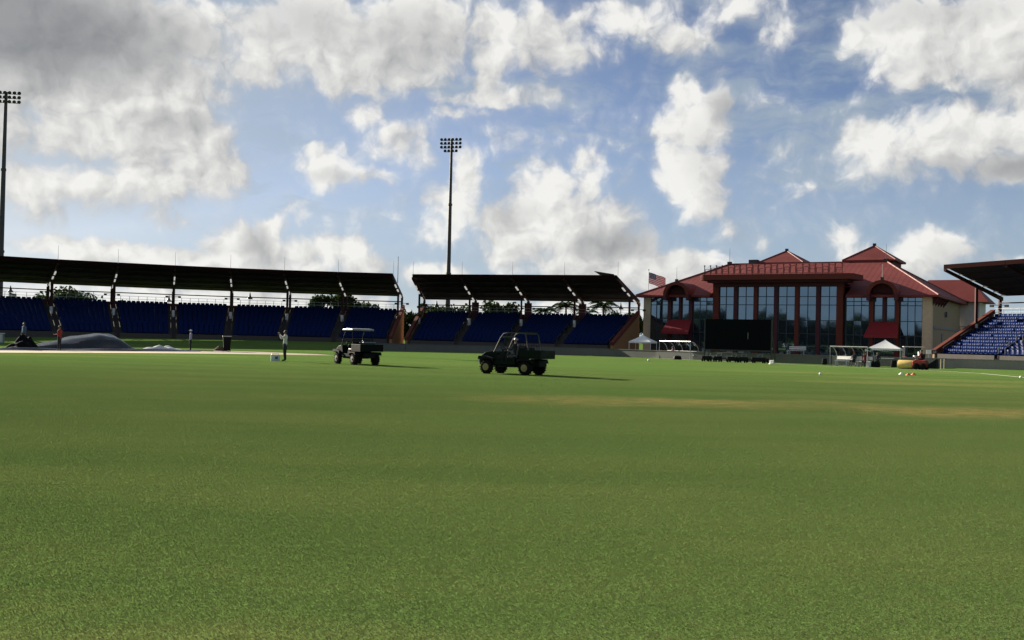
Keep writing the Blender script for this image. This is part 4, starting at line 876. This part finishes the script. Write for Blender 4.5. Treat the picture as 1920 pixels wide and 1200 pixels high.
def heap(name, label, cat, px0, px1, hh, m, depth, prof, seed, k=14):
    a, b_ = ground(*px0), ground(*px1); ax = b_-a; L_ = ax.length; ax.normalize(); nd = Vector((-ax.y, ax.x, 0)); rnd = random.Random(seed); mb = MB(); nx = 36; ny = k; vs = []
    for i in range(nx+1):
        u = i/nx; hz = 0
        for (u0, z0), (u1, z1) in zip(prof[:-1], prof[1:]):
            if u0 <= u <= u1: hz = lerp(z0, z1, (u-u0)/(u1-u0))
        for j in range(ny+1):
            v_ = j/ny; f = 1+.22*math.sin(u*23+v_*5+seed)+.18*math.sin(v_*13+u*9)
            p = a+ax*(L_*u)+nd*((v_-.5)*depth); vs.append((p.x, p.y, .014+hh*hz*max(0, math.sin(math.pi*v_))**.7*f))
    mb.add(vs, [(i*(ny+1)+j, (i+1)*(ny+1)+j, (i+1)*(ny+1)+j+1, i*(ny+1)+j+1) for i in range(nx) for j in range(ny)])
    o = mb.build(name, m, None, smooth=True, base=a); tag(o, label, cat)
heap('heaped_cover', 'dark heap of folded cover sheet at the far left of the square', 'tarpaulin', (12,656.5), (58,655.5), .85, 'screen', 1.6, [(0,.02),(.25,.25),(.55,.75),(.72,.98),(.92,.9),(1,.1)], 2)
heap('cover_roll', 'long low roll of dark sheet along the edge of the square', 'tarpaulin', (-120,655.5), (372,659.0), .16, 'tarp', .9, [(0,.5),(.3,.9),(.5,.6),(.7,1),(.9,.7),(1,.4)], 5)
heap('white_sheet', 'crumpled pale sheet glinting on the ground right of the tarpaulin', 'sheet', (262,656), (340,657.2), .34, 'whitetarp', 1.5, [(0,.1),(.2,.5),(.45,1),(.7,.8),(1,.15)], 8)
# black wheeled bin
p = ground(425,659.3); bn_ = thing('wheeled_bin', 'black bin with pale lid on the square, right of the tarpaulin', 'bin', tuple(p), .3)
q = MB(); q.hexa([(-.24,-.26,.1),(.24,-.26,.1),(.24,.24,.1),(-.24,.24,.1)], [(-.33,-.38,1.2),(.33,-.38,1.2),(.33,.34,1.2),(-.33,.34,1.2)]); q.build('bin_body', 'black', bn_, bevel=.02)
q = MB(); q.box((0,-.03,1.24),(.72,.80,.07)); q.build('lid', 'galv', bn_, bevel=.02); q = MB(); q.tube([(-.3,.40,1.2),(.3,.40,1.2)], .025, 8); q.build('handle', 'black', bn_)
for sx in (-.28, .28): q = MB(); q.lathe((sx-.03,.26,.12),(1,0,0),[(0,.11),(.06,.11)],16); q.build('wheel', 'rubber', bn_)
p = ground(414,659.0); cb_ = thing('rope_coil', 'dark heap of coiled rope at the foot of the black bin', 'rope', tuple(p)); q = MB()
q.tube([(math.cos(k*.5)*(.55-.006*k)*1.2, math.sin(k*.5)*(.5-.005*k), .04+.006*k) for k in range(60)], .035, 6); q.build('coil', 'bark', cb_, smooth=True)
q = MB(); q.tube([(-.6,0,.03),(-1.5,.3,.03),(-2.6,.2,.03),(-3.6,.5,.03)], .035, 6); q.build('loose_end', 'bark', cb_, smooth=True)
# white box by the standing person
p = ground(516,676.6); ib = thing('carry_box', 'white open box with dark green print on the grass beside the white-shirted person', 'box', tuple(p), .25)
for c, d in (((0,0,.02),(.5,.34,.04)),((-.24,0,.19),(.02,.34,.32)),((.24,0,.19),(.02,.34,.32)),((0,.16,.19),(.46,.02,.32)),((0,-.16,.19),(.46,.02,.32))): q = MB(); q.box(c, d); q.build('box_panel', 'icebox', ib)
q = MB(); q.box((.06,-.173,.18),(.16,.006,.15)); q.build('print', 'label', ib); q = MB(); q.tube([(-.24,0,.33),(-.18,0,.42),(.18,0,.42),(.24,0,.33)], .012, 6); q.build('handle', 'galv', ib)

# grey cabinet at the left edge of the field
p = ground(-1.5,643.4); kb = thing('field_cabinet', 'pale grey cabinet on the grass at the left edge of the view', 'cabinet', tuple(p), .2)
q = MB(); q.box((0,0,.48),(.8,.6,.9)); q.build('cabinet_body', 'galv', kb, bevel=.03); q = MB(); q.box((0,0,.95),(.88,.68,.06)); q.build('lid', 'white', kb, bevel=.01); q = MB(); q.box((0,-.305,.48),(.62,.012,.7)); q.build('door', 'grey_white', kb)

# ------------------------------------------------------------------ in front of the pavilion
def tent(label, xl, xr, ygr, Y, zpk, zev, m):
    a, b_ = atY(xl, ygr, Y), atY(xr, ygr, Y); wd = (b_.x-a.x); c = ((a.x+b_.x)/2, Y, 0); t = thing('canopy_tent', label, 'tent', c, rad(-24), group='white peaked canopies'); h = wd*.38
    # roof with slightly sagging hips
    mb = MB(); n = 8; ring = []
    for k in range(n+1):
        u = k/n; s_ = h*u; z = lerp(zpk, zev, u**.82); ring.append((s_, z))
    vs = []; seg = 6
    for s_, z in ring:
        for sd_ in range(4):
            for q in range(seg):
                f = q/seg*2-1; zz = z - .05*(1-f*f)*(s_/h)*-1*-1
                vs.append([(f*s_,-s_,zz),(s_,f*s_,zz),(-f*s_,s_,zz),(-s_,-f*s_,zz)][sd_])
    m_ = 4*seg; mb.add(vs, [(i*m_+j, i*m_+(j+1) % m_, (i+1)*m_+(j+1) % m_, (i+1)*m_+j) for i in range(n) for j in range(m_)]); rf_ = mb.build('tent_roof', m, t)
    va = MB()
    for k in range(4):
        d = [(0,-h,1,0),(h,0,0,1),(0,h,1,0),(-h,0,0,1)][k]; sc_ = 14
        for q in range(sc_):
            f0, f1 = q/sc_*2-1, (q+1)/sc_*2-1; fm = (f0+f1)/2; P_ = lambda f, z: (d[0]+(f*h if d[2] else 0), d[1]+(f*h if d[3] else 0), z)
            va.add([P_(f0,zev),P_(f1,zev),P_(f1,zev-.13),P_(fm,zev-.19),P_(f0,zev-.13)], [(0,1,2,3,4)])
    va.build('valance', m, rf_)
    for sx in (-1, 1):
        for sy in (-1, 1): q = MB(); q.bar((sx*h*.96,sy*h*.96,0),(sx*h*.96,sy*h*.96,zev),.05); q.box((sx*h*.96,sy*h*.96,.02),(.14,.14,.04)); q.build('leg', 'white', t)
    for k in range(2):
        q = MB(); q.tube([(-h*.95,(-1 if k else 1)*h*.95,zev-.05),(0,(-1 if k else 1)*h*.95,zev-.28),(h*.95,(-1 if k else 1)*h*.95,zev-.05)], .015, 6); q.build('truss', 'galv', t)
    return t
tent('white peaked canopy tent at the left end of the pavilion', 1177, 1233, 668, 109, 2.35, 1.62, 'whitecloth')
tent('brightly sunlit white peaked canopy tent at the right end of the pavilion', 1620, 1698, 686, 88.5, 2.28, 1.52, 'whitecloth')
def shelter(label, a, b_, n, hgt):
    ax = (b_-a); L_ = ax.length; ax.normalize(); back = Vector((-ax.y, ax.x, 0)); rz = math.atan2(ax.y, ax.x)
    t = thing('team_shelter', label, 'shelter', tuple(a), rz, group='tubular team shelters')
    q = MB(); q.tube([(0,0,0),(0,0,hgt),(L_,0,hgt),(L_,0,0)], .035, 8); q.build('front_frame', 'galv', t)
    for k in range(n+1):
        x = L_*k/n; q = MB(); q.tube([(x,0.02,hgt),(x,.45,hgt*.93),(x,.78,hgt*.74),(x,.96,hgt*.45),(x,1.0,0)], .028, 8); q.build('rib', 'galv', t)
    for k in range(n):
        x0, x1 = L_*k/n+.04, L_*(k+1)/n-.04; pr = [(.06,hgt*.985),(.45,hgt*.93),(.78,hgt*.74),(.96,hgt*.45),(1.0,.25)]; q = MB()
        q.add([(x,y+.03,z) for x in (x0,x1) for y, z in pr], [(i,i+1,6+i,5+i) for i in range(4)]); pn = q.build('cover_panel', 'clear', t, smooth=True); so = pn.modifiers.new('thick','SOLIDIFY'); so.thickness = .006
    q = MB(); q.box((L_/2,.62,.43),(L_*.94,.34,.05)); bs = q.build('bench', 'white', t)
    q = MB(); q.box((L_/2,.84,.68),(L_*.94,.05,.26)); q.build('bench_back', 'white', bs)
    for k in range(4): q = MB(); x = L_*(.06+.293*k); q.box((x,.62,.205),(.06,.30,.40)); q.build('bench_leg', 'white', bs)
    return t, rz
s1, r1_ = shelter('white tubular team shelter beside the left canopy tent', ground(1236,671.5), ground(1294,674.5), 4, 1.72)
s2, r2_ = shelter('white tubular team shelter with bench and seated people left of the sunlit tent', ground(1556,685.5), ground(1626,688.4), 4, 1.6)
def on_bench(sh_root, rz, u, L_): return Vector(sh_root.location) + Matrix.Rotation(rz, 3, 'Z') @ Vector((u*L_,.50,0))
L1 = (ground(1294,674.5)-ground(1236,671.5)).length; L2 = (ground(1626,688.4)-ground(1556,685.5)).length
pq = on_bench(s1, r1_, .30, L1); person('person in purple shirt seated in the shelter beside the left tent', (pq.x,pq.y,0), r1_+math.pi, 'hold', 'sit', 'shirt_purple', hgt=1.65)
pq = on_bench(s2, r2_, .55, L2); person('person in black seated nearer the middle of the right-hand shelter', (pq.x,pq.y,0), r2_+math.pi, 'hold', 'sit', 'shirt_dark', hgt=1.65)
pq = on_bench(s2, r2_, .84, L2); person('person in maroon shirt seated at the tent end of the right-hand shelter', (pq.x,pq.y,0), r2_+math.pi+.3, 'down', 'sit', 'shirt_maroon', hgt=1.65)
# long table under each tent with things on it
def table(label, x, y, L_, rz):
    p = ground(x, y); t = thing('folding_table', label, 'table', tuple(p), rz, group='white folding tables under the tents'); q = MB(); q.box((0,0,.70),(L_,.6,.04)); q.build('tabletop', 'white', t, bevel=.01)
    for sx in (-1, 1):
        q = MB(); q.tube([(sx*L_*.42,-.25,0),(sx*L_*.42,-.25,.68),(sx*L_*.42,.25,.68),(sx*L_*.42,.25,0)], .018, 6); q.build('leg', 'galv', t)
    return p
table('white folding table under the left canopy tent', 1200, 669.4, 1.7, rad(-20)); table('white folding table under the sunlit canopy tent', 1662, 688, 1.2, rad(-20))
def bag(label, x, y, sx, sy, sz, m, group='kit bags and coolers by the shelters', name='kit_bag', cat='bag'):
    p = ground(x, y); t = thing(name, label, cat, tuple(p), random.uniform(-.6,.3), group=group)
    pts = []; mb = MB(); mb.hexa([(-sx/2,-sy/2,.01),(sx/2,-sy/2,.01),(sx/2,sy/2,.01),(-sx/2,sy/2,.01)], [(-sx*.42,-sy*.36,sz),(sx*.42,-sy*.36,sz),(sx*.42,sy*.36,sz),(-sx*.42,sy*.36,sz)]); mb.build('bag_body', m, t, bevel=min(sx,sy,sz)*.22)
    q = MB(); q.tube([(-sx*.2,0,sz*.95),(-sx*.12,0,sz*1.18),(sx*.12,0,sz*1.18),(sx*.2,0,sz*.95)], .015, 6); q.build('handle', 'black', t); return t
for a in [('dark blue bag left of the left tent',1172,669,.6,.5,.55,'shirt_dark'),('dark navy bag under the right corner of the left tent',1226,671.2,.9,.5,.55,'shirt_dark'),('small green-topped cooler beside the left shelter',1238,672,.3,.3,.4,'label'),('black bag on the grass inside the left shelter',1270,674.2,.8,.4,.35,'black'),('dark cooler at the left foot of the right-hand shelter',1546,684,.45,.45,.55,'black'),('black box beside the legs of the sunlit tent',1676,688.8,.5,.5,.6,'black'),('black bag beneath the sunlit tent',1640,688.4,.9,.5,.5,'black')]: bag(*a)
person('person in dark clothes seated under the sunlit canopy tent', tuple(ground(1645,687.6)), face((-.5,-.9)), 'hold', 'sit', 'shirt_dark', hgt=1.6)
# black screen on a wheeled frame
sa = ground(1321,677.2); sb = sa + Vector((.8545,-.5195,0))*5.95; sxv = (sb-sa); sl_ = sxv.length; srz = math.atan2(sxv.y, sxv.x)
scz0 = 1.10; sct = atY(1322,598,sa.y).z
sgt = thing('sight_screen', 'big black sight screen on a low wheeled frame in front of the pavilion', 'screen', tuple(sa), srz)
npan = 6
for k in range(npan):
    q = MB(); x0, x1 = sl_*k/npan+.008, sl_*(k+1)/npan-.008; q.box(((x0+x1)/2,.05+random.uniform(-.006,.006),(scz0+sct)/2),(x1-x0,.05,sct-scz0)); q.build('screen_panel', 'screen', sgt)
q = MB(); q.bar((0,.12,scz0-.05),(sl_,.12,scz0-.05),.12,.12); q.bar((0,.12,sct-.05),(sl_,.12,sct-.05),.08,.08); q.bar((-.05,.12,.2),(-.05,.12,sct),.10,.10); q.bar((sl_+.05,.12,.2),(sl_+.05,.12,sct),.10,.10); fr_ = q.build('screen_frame', 'pole', sgt)
q = MB(); q.bar((sl_+.05,.12,sct*.7),(sl_+.05,1.3,.25),.07); q.bar((-.05,.12,sct*.7),(-.05,1.3,.25),.07); q.bar((0,.12,.3),(sl_,.12,.3),.1,.14); q.build('brace', 'pole', fr_)
for k in range(4):
    q = MB(); x = sl_*(.04+.306*k); q.lathe((x-.07,.12,.22),(1,0,0),[(0,.12),(.02,.2),(.12,.2),(.14,.12)],18); q.build('wheel', 'rubber', sgt, smooth=True)
q = MB(); q.bar((sl_*.66,.018,2.05),(sl_*.66,.018,2.62),.05,.012); q.build('pale_strip', 'band', sgt)  # one upright pale strip on the black panels
# low dark roller carts under and before the screen
for k, (u, wd) in enumerate(((.07,.85),(.24,.7),(.47,1.0),(.62,.8),(.86,1.3))):
    p = lerp(sa, sb, u)+Vector((-.35,-.75,0)); t = thing('kit_trolley', ['low black kit trolley under the left end of the sight screen','low black kit trolley second from the left under the sight screen','low black kit trolley under the middle of the sight screen','low black kit trolley right of the middle under the sight screen','long low black kit trolley under the right end of the sight screen'][k], 'trolley', tuple(p), srz, group='black kit trolleys under the sight screen')
    q = MB(); q.hexa([(-wd/2,-.3,.16),(wd/2,-.3,.16),(wd/2,.3,.16),(-wd/2,.3,.16)], [(-wd/2*.9,-.24,.5),(wd/2*.9,-.24,.5),(wd/2*.9,.24,.5),(-wd/2*.9,.24,.5)]); q.build('trolley_body', 'black', t, bevel=.06)
    for sx in (-1, 1):
        for sy in (-1, 1): q = MB(); q.lathe((sx*wd*.34-.04,sy*.27,.13),(1,0,0),[(0,.13),(.08,.13)],14); q.build('wheel', 'rubber', t)
    q = MB(); q.tube([(-.2,.25,.48),(-.2,.42,.72),(.2,.42,.72),(.2,.25,.48)], .018, 6); q.build('handle', 'galv', t)
def ball(label, x, y, m, r_, name='ball', cat='ball', gr='balls and markers on the outfield'):
    p = ground(x, y); t = MB(); n = 10; t.lathe((0,0,0),(0,0,1),[(r_-r_*math.cos(math.pi*k/n), max(.001, r_*math.sin(math.pi*k/n))) for k in range(n+1)], 14)
    o = t.build(name, m, None, smooth=True); o.location = p; tag(o, label, cat, gr); return o
p = ground(1447,683); bt = thing('bottle_carrier', 'small white carrier of bottles at the right foot of the sight screen', 'carrier', tuple(p), .2); q = MB(); q.box((0,0,.04),(.42,.26,.06)); q.build('tray', 'white', bt)
for k in range(6): q = MB(); q.lathe((-.13+.13*(k % 3),-.06+.12*(k//3),.07),(0,0,1),[(0,.04),(.2,.04),(.24,.02),(.28,.02)],10); q.build('bottle', 'white', bt)
# ---- motor roller
ra, rb = ground(1683,691.5), ground(1757,694.2); rax = rb-ra; rrz = math.atan2(rax.y, rax.x); RL = rax.length
rl = thing('motor_roller', 'motor roller with yellow drum and red body on the grass right of the tent', 'roller', tuple(ra), rrz)
q = MB(); q.lathe((.05,.05,.34),(1,0,0),[(0,.28),(.01,.33),(.04,.34),(1.06,.34),(1.09,.33),(1.1,.28)],28); dm_ = q.build('drum', 'rollyel', rl, smooth=True)
q = MB(); q.box((.02,.05,.36),(.06,.16,.5)); q.box((1.18,.05,.36),(.06,.16,.5)); q.bar((.02,.05,.62),(1.18,.05,.62),.08); q.build('drum_frame', 'rollred', rl)
q = MB(); q.prism([(x,-.34,z) for x, z in ((1.2,.18),(1.2,.62),(1.45,.78),(1.75,.72),(2.1,.70),(2.2,.5),(2.2,.18))], (0,.75,0)); bd = q.build('body', 'rollred', rl, bevel=.04)
q = MB(); q.box((1.72,.04,.80),(.4,.42,.1)); q.box((1.93,.04,1.0),(.08,.42,.36), ry=.15); q.build('seat', 'black', rl, bevel=.03)
q = MB(); q.tube([(1.38,.04,.75),(1.46,.04,1.05)], .02, 6); q.tube([Vector((1.46,.04,1.05))+Vector((math.cos(k*.5)*.05,math.sin(k*.5)*.15,math.cos(k*.5)*.10)) for k in range(14)], .015, 6); q.build('steering_wheel', 'black', rl)
for y in (-.42, .42):
    q = MB(); q.lathe((1.5,y-.08,.24),(0,1,0),[(0,.15),(.03,.24),(.13,.24),(.16,.15)],20); q.build('wheel', 'rubber', rl, smooth=True); q = MB(); q.lathe((2.0,y-.08,.24),(0,1,0),[(0,.15),(.03,.24),(.13,.24),(.16,.15)],20); q.build('wheel', 'rubber', rl, smooth=True)
q = MB(); q.hexa([(2.28,-.3,.1),(2.95,-.3,.1),(2.95,.35,.1),(2.28,.35,.1)], [(2.34,-.3,.42),(2.9,-.3,.84),(2.9,.35,.84),(2.34,.35,.42)]); q.build('rear_hopper', 'black', rl, bevel=.03)
pq = Vector(rl.location)+Matrix.Rotation(rrz,3,'Z')@Vector((1.74,.04,0)); person('driver in maroon shirt seated on the yellow-drummed roller', (pq.x,pq.y,.34), rrz+math.pi/2, 'drive', 'sit', 'shirt_maroon', hgt=1.55)
# ---- small buggy with a pale flat roof behind the wall
p = ground(1710,684); bg_ = thing('buggy', 'small red buggy with pale flat roof parked behind the roller', 'buggy', tuple(p), rad(-15))
q = MB(); q.prism([(x,-.5,z) for x, z in ((-1.1,.3),(-1.1,.62),(-.55,.80),(-.5,.45),(.2,.45),(.25,.75),(1.0,.75),(1.0,.3))], (0,1.0,0)); q.build('body', 'rollred', bg_, bevel=.04)
q = MB(); q.box((.1,0,1.72),(1.9,1.15,.07)); q.build('roof', 'white', bg_, bevel=.03)
for x in (-.75, .95):
    for y in (-.48, .48): q = MB(); q.bar((x,y,.7),(x*.95,y,1.7),.045); q.build('roof_post', 'galv', bg_)
for x in (-.75, .7):
    for y in (-.5, .5): q = MB(); q.lathe((x,y-.09,.23),(0,1,0),[(0,.14),(.03,.23),(.15,.23),(.18,.14)],18); q.build('wheel', 'rubber', bg_, smooth=True)
q = MB(); q.box((.35,0,.84),(.45,.95,.12)); q.box((.6,0,1.08),(.1,.95,.4)); q.build('seat', 'white', bg_, bevel=.03)
# ---- white bench against the pavilion
p = PO + Matrix.Rotation(PA,3,'Z')@Vector((19.6,-2.2,0)); bh = thing('white_bench', 'low white bench standing before the pavilion windows right of the sight screen', 'bench', tuple(p), PA)
for k in range(3): q = MB(); q.box((0,-.18+.18*k,1.02),(1.9,.15,.05)); q.build('seat_slat', 'white', bh)
for k in range(2): q = MB(); q.box((0,.30,1.22+.2*k),(1.9,.04,.13)); q.build('back_slat', 'white', bh)
for sx in (-.8, .8): q = MB(); q.box((sx,.05,.5),(.08,.5,1.0)); q.build('leg', 'galv', bh)
# ---- notice boards on the wall
for x, l, m in ((1741,'small white notice board behind the wall near the roller','white'),(1752,'small dark notice board with a pale mark behind the wall near the roller','dark')):
    p = atY(x, 684, 92); t = thing('notice_board', l, 'sign', (p.x,92,0), rad(-18)); q = MB(); q.box((0,0,1.30),(.42,.05,.36)); bo = q.build('board', m, t)
    q = MB(); q.bar((0,.04,0),(0,.04,1.2),.06); q.build('post', 'galv', t)
    if m == 'dark': q = MB(); q.tube([(math.cos(k*.52)*.09,-.03,1.30+math.sin(k*.52)*.09) for k in range(13)], .012, 5); q.build('ring_mark', 'white', bo)
# ---- balls, cones
for l, x, y, m, r_ in (('white ball lying on the outfield in front of the left tent',1216,677.5,'fwhite',.10),('white ball on the outfield left of the orange markers',1538,703.5,'fwhite',.075),('white ball near the right edge of the field',1914,709.5,'fwhite',.075)): ball(l, x, y, m, r_)
for k, (x, y) in enumerate(((1690,702),(1703,703.5),(1713,702.8))):
    p = ground(x, y); q = MB(); q.lathe((0,0,0),(0,0,1),[(0,.16),(.02,.155),(.07,.09),(.12,.05)],16); o = q.build('marker_cone', 'orange' if k != 0 else 'white', None, smooth=True); o.location = p; tag(o, ['pale marker cone at the left of the small group before the roller','orange marker cone in the middle of the group before the roller','orange marker cone at the right of the group before the roller'][k], 'cone', 'marker cones on the outfield')
for x, y in ((1770,691.5),(1764,692)):
    p = ground(x, y); q = MB(); q.bar((0,0,0),(0,0,.8),.03); o = q.build('stump_post', 'straw', None); o.location = p; tag(o, 'thin pale post standing by the wall right of the roller, %s' % ('farther from' if x > 1766 else 'nearer') + ' the roller', 'post')
# ---- people on the balcony and terrace
bp = PO + Matrix.Rotation(PA,3,'Z')@Vector((35.8,19.6,3.35)); person('person in dark clothes standing on the pavilion\'s side balcony', tuple(bp), face((-.3,-1)), 'hold', 'stand', 'shirt_dark')
# ---- a few cars behind the short stand, and the white pole box
def car(label, x, Y, rz, m, zoff=0.0):
    p = atY(x, 600, Y); t = thing('parked_car', label, 'car', (p.x,Y,zoff), rz, group='cars parked behind the short grandstand')
    pr = [(-2.1,.3),(-2.15,.7),(-1.9,.95),(-1.2,1.0),(-.7,1.45),(.7,1.48),(1.25,1.0),(1.95,.85),(2.15,.65),(2.1,.3)]
    q = MB(); q.prism([(a,-.85,z) for a, z in pr], (0,1.7,0)); q.build('body', m, t, bevel=.08)
    for sy in (-1, 1):
        q = MB(); q.prism([(a,sy*.862,z) for a, z in ((-1.05,1.02),(-.65,1.38),(.62,1.40),(1.05,1.02))], (0,sy*.004,0)); q.build('side_window', 'glass', t)
        for a in (-1.3, 1.3): q = MB(); q.lathe((a,sy*.8-.1,.32),(0,1,0),[(0,.2),(.03,.32),(.17,.32),(.2,.2)],18); q.build('wheel', 'rubber', t, smooth=True)
    return t
# terrace deck behind the short stand that carries the parked cars
